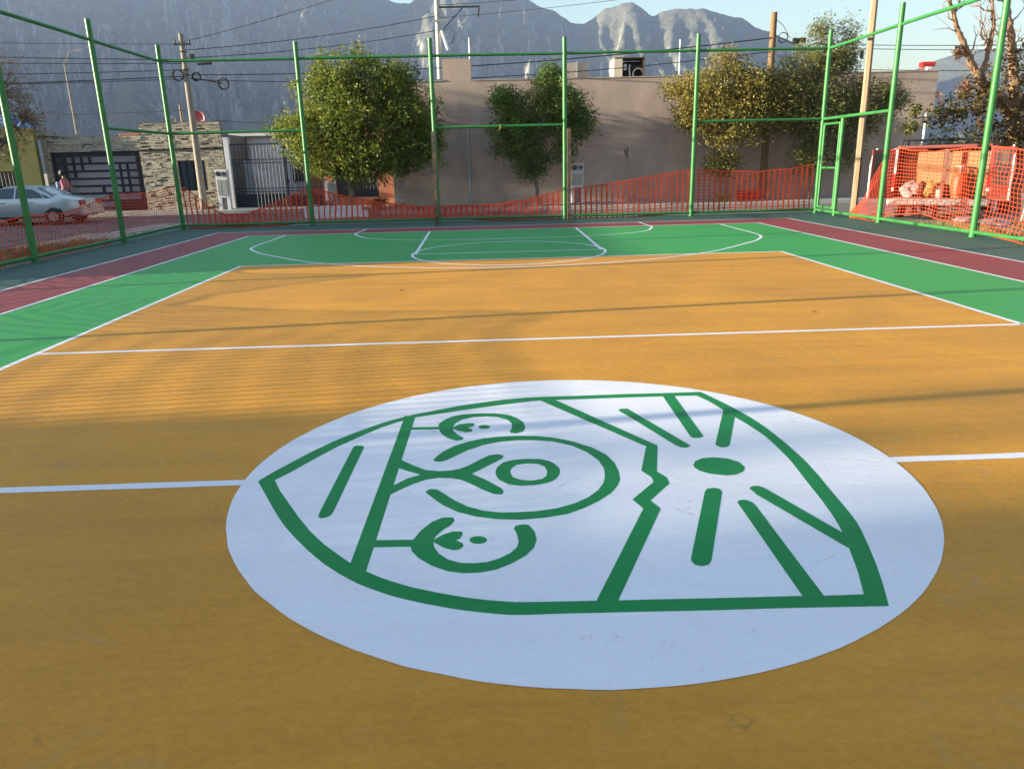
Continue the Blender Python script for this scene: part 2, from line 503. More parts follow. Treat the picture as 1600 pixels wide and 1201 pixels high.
def line(pts, w=0.055, m=None, step=0.25, name='court_line', z0=0.0032):
    """painted stripe along a polyline, edges wobbling a few millimetres"""
    P = [Vector((p[0], p[1], 0)) for p in pts]
    Q = [P[0]]
    for a, b in zip(P, P[1:]):
        k = max(1, int((b - a).length / step))
        Q += [a.lerp(b, (i + 1) / k) for i in range(k)]
    z = z0 + 0.0001 * (_line[0] % 9); _line[0] += 1
    vs = []
    for i, p in enumerate(Q):
        d = (Q[min(i + 1, len(Q) - 1)] - Q[max(i - 1, 0)]).normalized()
        nrm = Vector((-d.y, d.x, 0))
        # mitre correction at corners
        if 0 < i < len(Q) - 1:
            d1 = (Q[i] - Q[i - 1]).normalized(); k = max(0.5, abs(d1.dot(d)))
        else: k = 1
        wl = w / 2 / k + 0.004 * noise.noise((p.x * 3, p.y * 3, 1)); wr = w / 2 / k + 0.004 * noise.noise((p.x * 3, p.y * 3, 9))
        vs += [(p.x + nrm.x * wl, p.y + nrm.y * wl, z), (p.x - nrm.x * wr, p.y - nrm.y * wr, z)]
    fs = [(2 * i, 2 * i + 2, 2 * i + 3, 2 * i + 1) for i in range(len(Q) - 1)]
    return MB().add(vs, fs).build(name, m or m_white, court)
def rect(x0, x1, y0, y1, w):
    h = w / 2
    line([(x0 - h, y0), (x1 + h, y0)], w); line([(x0 - h, y1), (x1 + h, y1)], w)
    line([(x0, y0), (x0, y1)], w); line([(x1, y0), (x1, y1)], w)
rect(-4.5, 4.5, -9, 9, 0.055)
rect(-6.06, 6.11, -14.65, 14.65, 0.055)
rect(-7.17, 7.26, -15.81, 15.81, 0.05)
line([(-4.5, 3.06), (4.5, 3.06)], 0.06); line([(-4.5, -3.06), (4.5, -3.06)], 0.06)
line([(-4.5, 0.02), (-1.70, 0.0)], 0.07); line([(1.60, 0.0), (4.5, 0.0)], 0.07)
def spline(P, n=10):
    out = []
    P = [Vector((*p, 0)) for p in P]
    for i in range(len(P) - 1):
        p0 = P[max(i - 1, 0)]; p1 = P[i]; p2 = P[i + 1]; p3 = P[min(i + 2, len(P) - 1)]
        for k in range(n):
            t = k / n
            out.append(0.5 * ((2 * p1) + (p2 - p0) * t + (2 * p0 - 5 * p1 + 4 * p2 - p3) * t * t + (3 * p1 - p0 - 3 * p2 + p3) * t ** 3))
    out.append(P[-1])
    return [(p.x, p.y) for p in out]
for sgn in (1, -1):
    S = lambda pts: [(x, y * sgn) for x, y in pts]
    arc = spline([(-5.17, 13.2), (-5.17, 11.9), (-4.85, 11.1), (-4.40, 10.42), (-3.3, 9.16), (-1.9, 8.32), (0.0, 7.95), (1.9, 8.32), (3.3, 9.16), (4.36, 10.35), (4.82, 11.0), (5.12, 11.8), (5.15, 13.2)], 8)
    line(S([(-5.17, 14.62)] + arc + [(5.15, 14.62)]), 0.055, step=0.5)
    arc = spline([(-3.5, 14.9), (-3.50, 14.4), (-3.05, 13.3), (-2.28, 12.75), (-1.4, 12.5), (0, 12.44), (1.4, 12.5), (2.28, 12.75), (3.08, 13.3), (3.45, 14.3), (3.45, 14.9)], 8)
    line(S([(-3.45, 15.78)] + arc + [(3.43, 15.78)]), 0.05, step=0.5)
    line(S([(-1.78, 14.62), (-1.72, 10.0)]), 0.055); line(S([(1.70, 14.62), (1.62, 10.0)]), 0.055)
    line(S([(-1.72, 10.03), (1.62, 10.0)]), 0.05)
    line(S([(-0.05 + 1.72 * math.cos(2 * math.pi * i / 48), 10.02 + 1.80 * math.sin(2 * math.pi * i / 48)) for i in range(49)]), 0.05, step=1)
# white centre disc and the painted emblem
nd = 160
disc = MB().add([(-0.038 + 1.698 * math.cos(2 * math.pi * i / nd) + 0.004 * noise.noise((i * .5, 0, 3)), 1.698 * math.sin(2 * math.pi * i / nd) + 0.004 * noise.noise((i * .5, 5, 3)), 0.0043) for i in range(nd)],
                [tuple(range(nd))]).build('centre_disc', m_white, court)
disc['label'] = 'white painted disc at the centre of the court'
EMBLEM_RINGS = [[[[-1.663,0.01],[-1.576,-0.164],[-1.492,-0.332],[-1.406,-0.495],[-1.325,-0.623],[-1.242,-0.743],[-1.151,-0.862],[-1.07,-0.949],[-0.995,-1.02],[-0.926,-1.071],[-0.86,-1.114],[-0.796,-1.149],[-0.704,-1.19],[-0.614,-1.225],[-0.527,-1.252],[-0.441,-1.272],[-0.395,-1.281],[-0.338,-1.284],[-0.258,-1.284],[-0.166,-1.286],[-0.052,-1.29],[0.12,-1.295],[0.291,-1.301],[0.601,-1.307],[0.952,-1.32]],[[-1.579,0.019],[-1.516,-0.121],[-1.428,-0.285],[-1.347,-0.436],[-1.265,-0.576],[-1.185,-0.692],[-1.114,-0.78],[-1.031,-0.878],[-0.965,-0.939],[-0.907,-0.985],[-0.839,-1.031],[-0.768,-1.071],[-0.679,-1.111],[-0.588,-1.147],[-0.498,-1.175],[-0.439,-1.188],[-0.38,-1.199],[-0.298,-1.204],[-0.18,-1.208],[-0.081,-1.211],[-0.001,-1.215],[0.137,-1.218],[0.313,-1.224],[0.489,-1.229],[0.675,-1.233],[0.753,-1.238],[0.9,-1.239]],60],[[[0.952,-1.32],[1.002,-1.183],[1.047,-1.046],[1.09,-0.895],[1.13,-0.743],[1.145,-0.669],[1.157,-0.567],[1.167,-0.449],[1.177,-0.324],[1.192,-0.179],[1.205,0.031],[1.203,0.268],[1.19,0.478],[1.166,0.68],[1.119,0.903],[1.079,1.041],[1.0,1.294]],[[0.9,-1.239],[0.956,-1.076],[1.0,-0.915],[1.023,-0.835],[1.038,-0.768],[1.059,-0.67],[1.075,-0.552],[1.09,-0.416],[1.105,-0.231],[1.131,0.038],[1.132,0.201],[1.13,0.39],[1.098,0.599],[1.064,0.757],[1.034,0.895],[1.001,1.066],[0.948,1.214]],36],[[[1.0,1.294],[0.712,1.295],[0.491,1.301],[0.137,1.295],[-0.083,1.3],[-0.215,1.292],[-0.359,1.264],[-0.522,1.211],[-0.681,1.148],[-0.835,1.066],[-0.954,1.004],[-1.05,0.934],[-1.123,0.871],[-1.251,0.731],[-1.368,0.577],[-1.472,0.407],[-1.562,0.226],[-1.619,0.115],[-1.661,0.01]],[[0.948,1.214],[0.804,1.219],[0.477,1.222],[-0.019,1.217],[-0.116,1.22],[-0.253,1.189],[-0.415,1.137],[-0.626,1.068],[-0.779,1.008],[-0.934,0.948],[-1.003,0.899],[-1.113,0.795],[-1.235,0.626],[-1.345,0.458],[-1.442,0.273],[-1.529,0.092],[-1.579,0.013]],48],[[[-0.435,0.016],[-0.427,0.08],[-0.396,0.143],[-0.343,0.177],[-0.264,0.186],[-0.186,0.177],[-0.129,0.13],[-0.098,0.05],[-0.098,-0.014],[-0.119,-0.084],[-0.161,-0.137],[-0.235,-0.164],[-0.315,-0.167],[-0.378,-0.138],[-0.421,-0.078],[-0.433,-0.026],[-0.435,0.016]],[[-0.359,0.009],[-0.351,0.062],[-0.32,0.107],[-0.268,0.121],[-0.208,0.111],[-0.173,0.068],[-0.165,0.003],[-0.175,-0.059],[-0.202,-0.093],[-0.256,-0.107],[-0.312,-0.092],[-0.347,-0.054],[-0.359,0.009]],32]]
EMBLEM_POLYS = [[[-1.039,-0.895],[-0.965,-0.94],[-0.934,0.948],[-1.003,0.993]],[[-1.246,0.456],[-1.233,0.478],[-1.196,0.472],[-1.182,0.447],[-1.199,-0.364],[-1.203,-0.418],[-1.221,-0.443],[-1.245,-0.45],[-1.261,-0.433],[-1.264,-0.376]],[[-0.775,0.75],[-0.774,0.815],[-0.742,0.888],[-0.694,0.945],[-0.624,0.979],[-0.521,0.988],[-0.418,0.974],[-0.336,0.934],[-0.288,0.873],[-0.251,0.793],[-0.243,0.689],[-0.26,0.62],[-0.3,0.59],[-0.333,0.599],[-0.341,0.633],[-0.325,0.683],[-0.322,0.77],[-0.349,0.848],[-0.409,0.9],[-0.48,0.923],[-0.561,0.916],[-0.631,0.876],[-0.669,0.82],[-0.686,0.741],[-0.679,0.675],[-0.652,0.602],[-0.613,0.544],[-0.621,0.513],[-0.658,0.501],[-0.707,0.548],[-0.749,0.626],[-0.767,0.698]],[[-0.948,0.764],[-0.765,0.755],[-0.763,0.709],[-0.948,0.715]],[[-0.695,0.725],[-0.648,0.788],[-0.599,0.804],[-0.559,0.8],[-0.552,0.763],[-0.573,0.727],[-0.597,0.721],[-0.566,0.689],[-0.567,0.65],[-0.601,0.639],[-0.65,0.672]],[[-0.457,0.722],[-0.458,0.713],[-0.462,0.705],[-0.467,0.698],[-0.475,0.693],[-0.484,0.691],[-0.493,0.691],[-0.502,0.693],[-0.511,0.697],[-0.518,0.703],[-0.524,0.711],[-0.528,0.72],[-0.529,0.729],[-0.528,0.738],[-0.524,0.746],[-0.519,0.752],[-0.511,0.757],[-0.502,0.76],[-0.493,0.76],[-0.483,0.758],[-0.475,0.754],[-0.467,0.747],[-0.461,0.74],[-0.458,0.731]],[[-0.772,0.216],[-0.756,0.268],[-0.724,0.338],[-0.664,0.419],[-0.592,0.476],[-0.5,0.525],[-0.405,0.546],[-0.301,0.549],[-0.189,0.536],[-0.088,0.499],[0.016,0.426],[0.113,0.321],[0.176,0.206],[0.201,0.089],[0.204,-0.03],[0.193,-0.132],[0.167,-0.208],[0.122,-0.289],[0.057,-0.365],[-0.021,-0.436],[-0.11,-0.496],[-0.223,-0.527],[-0.332,-0.537],[-0.441,-0.522],[-0.528,-0.491],[-0.618,-0.433],[-0.688,-0.359],[-0.738,-0.28],[-0.778,-0.213],[-0.782,-0.188],[-0.762,-0.167],[-0.729,-0.173],[-0.695,-0.22],[-0.637,-0.307],[-0.574,-0.378],[-0.499,-0.431],[-0.425,-0.455],[-0.343,-0.46],[-0.254,-0.456],[-0.156,-0.434],[-0.068,-0.389],[0.008,-0.325],[0.066,-0.247],[0.104,-0.164],[0.123,-0.085],[0.134,0.019],[0.121,0.13],[0.077,0.251],[0.008,0.356],[-0.094,0.434],[-0.193,0.464],[-0.304,0.475],[-0.407,0.459],[-0.499,0.416],[-0.581,0.349],[-0.65,0.266],[-0.7,0.205],[-0.734,0.185],[-0.762,0.195]],[[-0.951,0.237],[-0.878,0.153],[-0.804,0.081],[-0.735,0.058],[-0.668,0.06],[-0.618,0.082],[-0.568,0.13],[-0.517,0.2],[-0.464,0.258],[-0.42,0.268],[-0.389,0.251],[-0.39,0.211],[-0.43,0.158],[-0.499,0.075],[-0.559,0.006],[-0.499,-0.061],[-0.443,-0.136],[-0.404,-0.197],[-0.398,-0.236],[-0.409,-0.262],[-0.444,-0.254],[-0.499,-0.199],[-0.564,-0.116],[-0.613,-0.065],[-0.663,-0.041],[-0.73,-0.031],[-0.794,-0.05],[-0.855,-0.1],[-0.913,-0.163],[-0.961,-0.225],[-0.957,-0.111],[-0.887,-0.023],[-0.824,0.019],[-0.896,0.072],[-0.956,0.127]],[[-0.804,-0.756],[-0.799,-0.686],[-0.774,-0.607],[-0.73,-0.526],[-0.682,-0.486],[-0.638,-0.488],[-0.627,-0.518],[-0.642,-0.564],[-0.675,-0.607],[-0.701,-0.657],[-0.713,-0.707],[-0.704,-0.764],[-0.681,-0.82],[-0.642,-0.869],[-0.589,-0.901],[-0.537,-0.908],[-0.485,-0.903],[-0.433,-0.878],[-0.386,-0.836],[-0.357,-0.79],[-0.347,-0.743],[-0.352,-0.67],[-0.363,-0.617],[-0.353,-0.592],[-0.32,-0.582],[-0.295,-0.592],[-0.274,-0.654],[-0.269,-0.727],[-0.284,-0.796],[-0.321,-0.86],[-0.382,-0.92],[-0.447,-0.965],[-0.511,-0.982],[-0.574,-0.982],[-0.638,-0.963],[-0.704,-0.915],[-0.761,-0.853],[-0.796,-0.791]],[[-0.967,-0.68],[-0.794,-0.689],[-0.796,-0.75],[-0.967,-0.743]],[[-0.719,-0.708],[-0.673,-0.652],[-0.632,-0.626],[-0.593,-0.629],[-0.587,-0.656],[-0.598,-0.694],[-0.615,-0.71],[-0.587,-0.735],[-0.581,-0.764],[-0.599,-0.79],[-0.626,-0.793],[-0.667,-0.767]],[[-0.482,-0.716],[-0.483,-0.725],[-0.487,-0.733],[-0.493,-0.74],[-0.501,-0.744],[-0.51,-0.747],[-0.519,-0.747],[-0.529,-0.746],[-0.538,-0.742],[-0.546,-0.736],[-0.552,-0.728],[-0.556,-0.72],[-0.557,-0.711],[-0.556,-0.702],[-0.553,-0.694],[-0.547,-0.687],[-0.539,-0.682],[-0.53,-0.679],[-0.52,-0.679],[-0.51,-0.681],[-0.501,-0.685],[-0.493,-0.691],[-0.487,-0.699],[-0.483,-0.708]],[[-0.131,1.247],[0.418,0.307],[0.398,0.245],[0.321,-0.03],[0.355,-0.116],[0.354,-0.176],[0.211,-0.369],[0.242,-0.47],[-0.085,-1.219],[-0.005,-1.223],[0.322,-0.476],[0.293,-0.388],[0.427,-0.202],[0.432,-0.129],[0.398,-0.048],[0.483,0.316],[-0.027,1.243]],[[0.369,0.955],[0.392,0.985],[0.433,0.984],[0.473,0.867],[0.631,0.399],[0.658,0.324],[0.664,0.289],[0.635,0.269],[0.605,0.275],[0.583,0.314],[0.409,0.848]],[[0.721,1.25],[0.799,1.249],[0.779,0.464],[0.778,0.437],[0.751,0.413],[0.714,0.414],[0.702,0.439]],[[1.047,0.927],[1.075,0.787],[0.883,0.285],[0.861,0.258],[0.828,0.254],[0.809,0.28],[0.808,0.305]],[[0.606,0.019],[0.631,0.073],[0.68,0.109],[0.743,0.117],[0.813,0.09],[0.856,0.036],[0.863,-0.036],[0.837,-0.086],[0.787,-0.123],[0.736,-0.129],[0.662,-0.102],[0.617,-0.056],[0.604,-0.013]],[[0.575,-0.309],[0.595,-0.279],[0.629,-0.271],[0.655,-0.288],[0.655,-0.322],[0.417,-0.961],[0.399,-0.988],[0.37,-0.999],[0.344,-0.987],[0.337,-0.955],[0.343,-0.93]],[[0.691,-0.439],[0.707,-0.419],[0.738,-0.418],[0.759,-0.445],[0.764,-0.484],[0.752,-1.252],[0.674,-1.246]],[[0.798,-0.291],[0.82,-0.268],[0.852,-0.267],[0.873,-0.297],[1.041,-0.777],[1.006,-0.902],[0.998,-0.891],[0.809,-0.366]]]

def resample(P, n):
    P = [Vector((p[0], p[1], 0)) for p in P]
    L = [0]
    for a, b in zip(P, P[1:]): L.append(L[-1] + (b - a).length)
    out = []; j = 0
    for i in range(n + 1):
        s = L[-1] * i / n
        while j < len(P) - 2 and L[j + 1] < s: j += 1
        d = L[j + 1] - L[j]
        out.append(P[j].lerp(P[j + 1], (s - L[j]) / d if d > 0 else 0))
    return out
ez = 0.0047
for o_, i_, n_ in EMBLEM_RINGS:
    A, B = resample(o_, n_), resample(i_, n_)
    vs = [(p.x, p.y, ez) for p in A] + [(p.x, p.y, ez) for p in B]
    MB().add(vs, [(k, k + 1, n_ + 2 + k, n_ + 1 + k) for k in range(n_)]).build('emblem_stroke', m_emb, disc)
    ez += 0.00002
for P_ in EMBLEM_POLYS:
    bmx = bmesh.new()
    f = bmx.faces.new([bmx.verts.new((p[0], p[1], ez)) for p in P_])
    bmesh.ops.triangulate(bmx, faces=[f])
    MB().bm(bmx).build('emblem_stroke', m_emb, disc)
    ez += 0.00002

# a few dry leaves blown onto the court
m_dleaf = mat('fallen_leaf', (0.16, 0.085, 0.035), 0.8, 0.2, 20)
for (x, y, a, lb) in ((-1.55, 6.03, .4, 'dry brown leaf lying on the ochre paint left of centre'), (-0.66, 7.62, 1.3, 'dry brown leaf near the free throw circle'), (3.14, 7.33, 2.2, 'dry brown leaf near the right back corner of the ochre court'), (2.9, 3.9, 2.9, 'dry brown leaf right of centre past the attack line')):
    L_ = MB(); c_, s_ = math.cos(a), math.sin(a)
    P_ = [(-.033, 0, .0), (-.013, .015, .005), (.013, .016, .007), (.036, 0, .003), (.013, -.014, .006), (-.013, -.013, .003), (0, 0, .001)]
    L_.add([(x + c_ * p[0] - s_ * p[1], y + s_ * p[0] + c_ * p[1], .0045 + p[2]) for p in P_], [(0, 1, 6), (1, 2, 6), (2, 3, 6), (3, 4, 6), (4, 5, 6), (5, 0, 6)])
    tag(L_.build('dry_leaf', m_dleaf, org=(x, y, .004)), lb, 'leaf', 'dry leaves on the court')
# ------------------------------------------------------------------ fence
m_fence = mat('green_enamel', (0.032, 0.175, 0.040), 0.45, 0.16, 3.0, 0.15, 18, spec=0.4, coat=0.05)
_nt = m_fence.node_tree; _b = _nt.nodes['Principled BSDF']; _src = _b.inputs['Base Color'].links[0].from_socket
_tc = _nt.nodes.new('ShaderNodeTexCoord'); _nz = _nt.nodes.new('ShaderNodeTexNoise'); _nz.inputs['Scale'].default_value = 9; _nz.inputs['Detail'].default_value = 10; _nz.inputs['Roughness'].default_value = .7
_nt.links.new(_tc.outputs['Object'], _nz.inputs[0])
_cr = _nt.nodes.new('ShaderNodeValToRGB'); _cr.color_ramp.elements[0].position = .66; _cr.color_ramp.elements[1].position = .70
_nt.links.new(_nz.outputs['Fac'], _cr.inputs[0])
_mx = _nt.nodes.new('ShaderNodeMix'); _mx.data_type = 'RGBA'; _nt.links.new(_cr.outputs[0], _mx.inputs[0]); _nt.links.new(_src, _mx.inputs[6]); _mx.inputs[7].default_value = (.10, .06, .035, 1)
_nt.links.new(_mx.outputs[2], _b.inputs['Base Color'])
m_rust = mat('bare_steel', (0.085, 0.065, 0.055), 0.6, 0.35, 7.0, 0.2, 40, metal=0.3, col2=(0.16, 0.10, 0.06))
XL, XR, YB = -8.62, 8.67, 17.44
ZT, ZM, ZB = 4.20, 2.45, 0.09
RP, RR = 0.058, 0.036
def post(parent, x, y, top=4.61, m=None, lean=0.0):
    b = MB().tube([(x, y, -0.06), (x + lean, y, top)], RP, 14)
    o = b.build('post', m or m_fence, parent, smooth=True)
    MB().tube([(x, y, -0.01), (x, y, 0.03)], RP + 0.012, 14).build('weld_collar', m_fence, o, smooth=True)
    return o
def rail(parent, p, q, r=RR):
    n = 10; P = [Vector(p).lerp(Vector(q), i / n) for i in range(n + 1)]
    for i, v in enumerate(P): v.z += 0.012 * noise.noise((v.x * .4, v.y * .4, v.z)) * (1 if 0 < i < n else 0)
    return MB().tube(P, r, 10).build('rail', m_fence, parent, smooth=True)
fb = thing('metal_fence', 'green pipe fence frame across the far end of the court', 'fence', (0, YB, 0), 'green pipe fences round the court')
BX = [-8.62, -5.15, -1.73, 1.73, 5.21, 8.67]
for i, x in enumerate(BX): post(fb, x, YB, 4.58 + 0.04 * (i % 3) / 2)
for a, b in zip(BX, BX[1:]):
    rail(fb, (a + RP, YB, ZT), (b - RP, YB, ZT)); rail(fb, (a + RP, YB, ZB), (b - RP, YB, ZB))
for i in (0, 2, 4): rail(fb, (BX[i] + RP, YB, ZM), (BX[i + 1] - RP, YB, ZM))
knot = MB().torus((0.02, YB, ZM), (1, 0, 0), RR + 0.006, 0.008).tube([(0.02, YB - .03, ZM - .03), (-0.02, YB - .05, ZM - .10)], 0.006, 5)
kn = knot.build('knotted_rag', mat('yellow_rag', (0.55, 0.42, 0.03), 0.9, 0.1), org=(0.02, YB, ZM), smooth=True)
tag(kn, 'scrap of yellow cord tied to the middle rail above the goal', 'cord')
fl = thing('metal_fence', 'green pipe fence frame along the left side of the court', 'fence', (XL, 0, 0), 'green pipe fences round the court')
LY = [13.93, 10.42, 6.85, 3.30, -0.2, -3.7, -7.2, -10.7, -14.2, -17.44]
prev = YB
for i, y in enumerate(LY):
    post(fl, XL, y, 4.60)
    rail(fl, (XL, prev - RP, ZT), (XL, y + RP, ZT)); rail(fl, (XL, prev - RP, ZB), (XL, y + RP, ZB))
    if i == 0: rail(fl, (XL, prev - RP, ZM), (XL, y + RP, ZM))
    prev = y
fr = thing('metal_fence', 'green pipe fence frame along the right side of the court', 'fence', (XR, 0, 0), 'green pipe fences round the court')
RY = [13.93, 10.42, 6.85, 3.30, -0.2, -3.7, -7.2, -10.7, -14.2, -17.44]
prev = YB
for i, y in enumerate(RY):
    post(fr, XR, y, 4.63)
    rail(fr, (XR, prev - RP, ZT), (XR, y + RP, ZT))
    rail(fr, (XR, prev - RP, ZB), (XR, y + RP, ZB))
    if i == 0: rail(fr, (XR, prev - RP, ZM), (XR, y + RP, ZM))
    prev = y
MB().tube([(XR, 16.26, -0.06), (XR, 16.26, ZM - RR)], 0.05, 12).build('gate_post', m_fence, fr, smooth=True)
gt = thing('gate', 'narrow green pipe gate with one middle bar at the right corner', 'gate', (XR, 17.3, 0))
for y in (17.30, 16.38): MB().tube([(XR, y, 0.16), (XR, y, 2.33)], 0.034, 10).build('stile', m_fence, gt, smooth=True)
for z in (0.18, 1.20, 2.31): MB().tube([(XR, 16.40, z), (XR, 17.28, z)], 0.03, 10).build('crossbar', m_fence, gt, smooth=True)
MB().tube([(XR - .05, 17.36, 1.33), (XR - .05, 16.9, 1.36)], 0.012, 6).build('latch', m_rust, gt)
for x, y, nm in ((-1.70, 16.35, 'left'), (1.70, 16.15, 'right')):
    g = thing('goal_post', 'unpainted dark square steel post before the far fence, %s one of two' % nm, 'post', (x, y, 0), 'bare steel goal posts')
    MB().box(x - .045, x + .045, y - .045, y + .045, -0.01, 2.30).build('post', m_rust, g)
    MB().box(x - .047, x + .047, y - .047, y + .047, 2.301, 2.312).build('cap', m_rust, g)
    MB().box(x - .075, x + .075, y - .075, y + .075, 0.0055, 0.014).build('base_plate', m_rust, g)

# ------------------------------------------------------------------ orange safety nets
m_net = mat('orange_plastic_mesh', (0.68, 0.075, 0.028), 0.55, 0.15, 4.0, 0, spec=0.3, transl=0.4)
def net(name_label, path, tops, bots, group, off, sv=0.148, nrow=13, ww=0.028, wh=0.011, amp=0.05, seed=0):
    """path: function s -> (x, y); tops / bots: (s, z) tables; off: outward normal. Woven as flat ribbons."""
    tops, bots = np.array(tops), np.array(bots)
    s0, s1 = tops[0, 0], tops[-1, 0]
    ns = int((s1 - s0) / sv)
    off = Vector(off)
    def P(s, j):
        zt = np.interp(s, tops[:, 0], tops[:, 1]); zb = np.interp(s, bots[:, 0], bots[:, 1])
        t = j / nrow
        zt += 0.03 * noise.noise((s * 2.2, seed, 0)) ; zb += 0.02 * noise.noise((s * 2.6, seed, 4))
        z = zb + (zt - zb) * t
        slack = max(0, 1.25 - (zt - zb))
        w = amp * noise.noise((s * 1.1, t * 1.4, seed)) + 0.10 * slack * math.sin(t * math.pi) * (0.6 + noise.noise((s * 2, t * 3, seed + 5)))
        ds = 0.028 * noise.noise((s * 1.2, t * 2.0, seed + 9)) * (1 if t > 0.05 else 0.5)
        x, y = path(s + ds)
        return Vector((x, y, z)) + off * (0.05 + abs(w) * 0.9)
    along = (Vector((*path(s0 + 0.1), 0)) - Vector((*path(s0), 0))).normalized()
    G = [[P(s0 + i * sv, j) for j in range(nrow + 1)] for i in range(ns + 1)]
    V = []; F = []
    for i in range(ns + 1):
        a = along * (ww / 2) * (0.8 + 0.3 * random.random())
        b = len(V)
        for j in range(nrow + 1): V += [G[i][j] - a, G[i][j] + a]
        F += [(b + 2 * j, b + 2 * j + 1, b + 2 * j + 3, b + 2 * j + 2) for j in range(nrow)]
    up = Vector((0, 0, 1)); lift = off * 0.002
    for j in range(nrow + 1):
        h = wh * (2.2 if j in (0, nrow) else 1)
        b = len(V)
        for i in range(ns + 1): V += [G[i][j] - up * h / 2 + lift, G[i][j] + up * h / 2 + lift]
        F += [(b + 2 * i, b + 2 * i + 2, b + 2 * i + 3, b + 2 * i + 1) for i in range(ns)]
    x, y = path(s0)
    o = fast_mesh('safety_net', [tuple(v) for v in V], F, m_net, org=(x, y, 0))
    return tag(o, name_label, 'net', group)
GN = 'orange safety nets tied to the fence'
net('orange plastic mesh net sagging along the far fence', lambda s: (s, YB), [(-8.5, 1.10), (-8.3, 0.95), (-7.9, 0.55), (-7.5, 0.36), (-6.9, 0.34), (-6.3, 0.55), (-5.6, 0.84), (-5.15, 0.97), (-4.7, 0.88), (-4.0, 0.68), (-3.0, 0.52), (-2.2, 0.42), (-1.0, 0.42), (0.0, 0.44), (1.0, 0.60), (1.75, 0.78), (2.6, 0.86), (3.6, 1.0), (4.6, 1.15), (5.2, 1.22), (6.0, 1.17), (7.0, 1.13), (7.8, 1.18), (8.55, 1.28)],
    [(-8.5, 0.02), (-6, 0.03), (-5, 0.11), (-1.5, 0.11), (0, 0.0), (3.5, 0.0), (5, 0.09), (8.6, 0.12)], GN, (0, 1, 0), seed=1, ww=0.044, wh=0.016)
net('orange plastic mesh net hanging on the left fence', lambda s: (XL, -s), [(-17.3, 1.12), (-16.0, 1.02), (-14.6, 1.03), (-13.9, 1.05), (-13.0, 0.92), (-11.8, 0.78), (-10.42, 0.82), (-9.6, 0.74), (-8.6, 0.60), (-7.6, 0.72), (-6.85, 1.05), (-6.4, 0.94), (-5.6, 0.75), (-4.9, 0.72), (-4.2, 0.95), (-3.6, 1.28), (-3.3, 1.40), (-2.6, 1.34), (-1.8, 1.32), (-0.8, 1.36), (0.2, 1.40), (3.7, 1.3)],
    [(-17.3, 0.1), (-14, 0.1), (-12, -0.1), (-9, -0.14), (-3, -0.02), (4, 0.0)], GN, (-1, 0, 0), seed=2, amp=0.09, sv=0.115, ww=0.024, nrow=15)
net('orange plastic mesh net stretched along the right fence before the red van', lambda s: (XR, -s), [(-15.55, 0.10), (-15.2, 0.35), (-14.7, 0.85), (-14.2, 1.35), (-13.93, 1.62), (-13.0, 1.60), (-12.2, 1.55), (-11.2, 1.60), (-10.42, 1.62), (-9.4, 1.54), (-8.2, 1.5), (-7.0, 1.55), (-3.4, 1.5)],
    [(-15.55, 0.0), (-14.4, 0.0), (-13.6, 0.20), (-12.4, 0.30), (-11.4, 0.20), (-10.4, 0.08), (-9, 0.0), (-3, 0.0)], GN, (1, 0, 0), seed=3, sv=0.105, nrow=19, amp=0.20, ww=0.015, wh=0.010)
# ------------------------------------------------------------------ trees
m_bark = mat('grey_bark', (0.19, 0.15, 0.115), 0.95, 0.3, 5.0, 0.8, 14, stretch=(1, 1, 0.25))
m_barkr = mat('reddish_bark', (0.26, 0.155, 0.095), 0.9, 0.3, 5.0, 0.7, 14, stretch=(1, 1, 0.3))
def leaf_mat(name, col, col2, hue=0.03, val=0.27):
    return mat(name, col, 0.5, 0.25, 0.9, 0, col2=col2, island=val, island_hue=hue, transl=0.35, spec=0.35)
ml_ash = leaf_mat('ash_leaves', (0.095, 0.140, 0.020), (0.22, 0.235, 0.030))
ml_ash2 = leaf_mat('privet_leaves', (0.072, 0.135, 0.026), (0.155, 0.205, 0.034))
ml_olive = leaf_mat('autumn_leaves', (0.185, 0.17, 0.038), (0.27, 0.21, 0.05), 0.035)
ml_mesq = leaf_mat('mesquite_leaves', (0.115, 0.135, 0.038), (0.20, 0.19, 0.055), 0.03)
ml_brown = leaf_mat('browning_leaves', (0.085, 0.080, 0.022), (0.17, 0.10, 0.035), 0.04)
ml_dead = leaf_mat('dead_leaves', (0.20, 0.085, 0.045), (0.26, 0.14, 0.08), 0.02)
ml_yel = leaf_mat('thin_yellow_leaves', (0.13, 0.105, 0.035), (0.24, 0.13, 0.04), 0.04)
ml_scrub = leaf_mat('scrub_leaves', (0.105, 0.115, 0.028), (0.17, 0.165, 0.045), 0.025)
ml_dark = leaf_mat('dark_leaves', (0.030, 0.055, 0.016), (0.06, 0.085, 0.02), 0.02)

def leaves(cl, size, aspect=0.45, droop=0.25, seed=0):
    """cl: (n,3) leaf positions -> small folded leaf blades (2 quads meeting on the midrib)"""
    r = np.random.default_rng(seed)
    n = len(cl)
    d = r.normal(size=(n, 3)); d[:, 2] = d[:, 2] * 0.6 - droop
    d /= np.linalg.norm(d, axis=1)[:, None]
    u = np.cross(d, r.normal(size=(n, 3))); u /= np.linalg.norm(u, axis=1)[:, None]
    w = np.cross(d, u)
    L = size * (0.65 + 0.7 * r.random(n))[:, None]
    W = L * aspect
    base = cl - d * L / 2; mid = cl + w * W * 0.18; tip = cl + d * L / 2
    a = cl + u * W / 2; b = cl - u * W / 2
    V = np.stack([base, a, tip, b, mid], 1).reshape(-1, 3)
    i = np.arange(n)[:, None] * 5
    F = np.concatenate([i + np.array([[0, 1, 2, 4]]), i + np.array([[0, 4, 2, 3]])], 0)
    return V, F

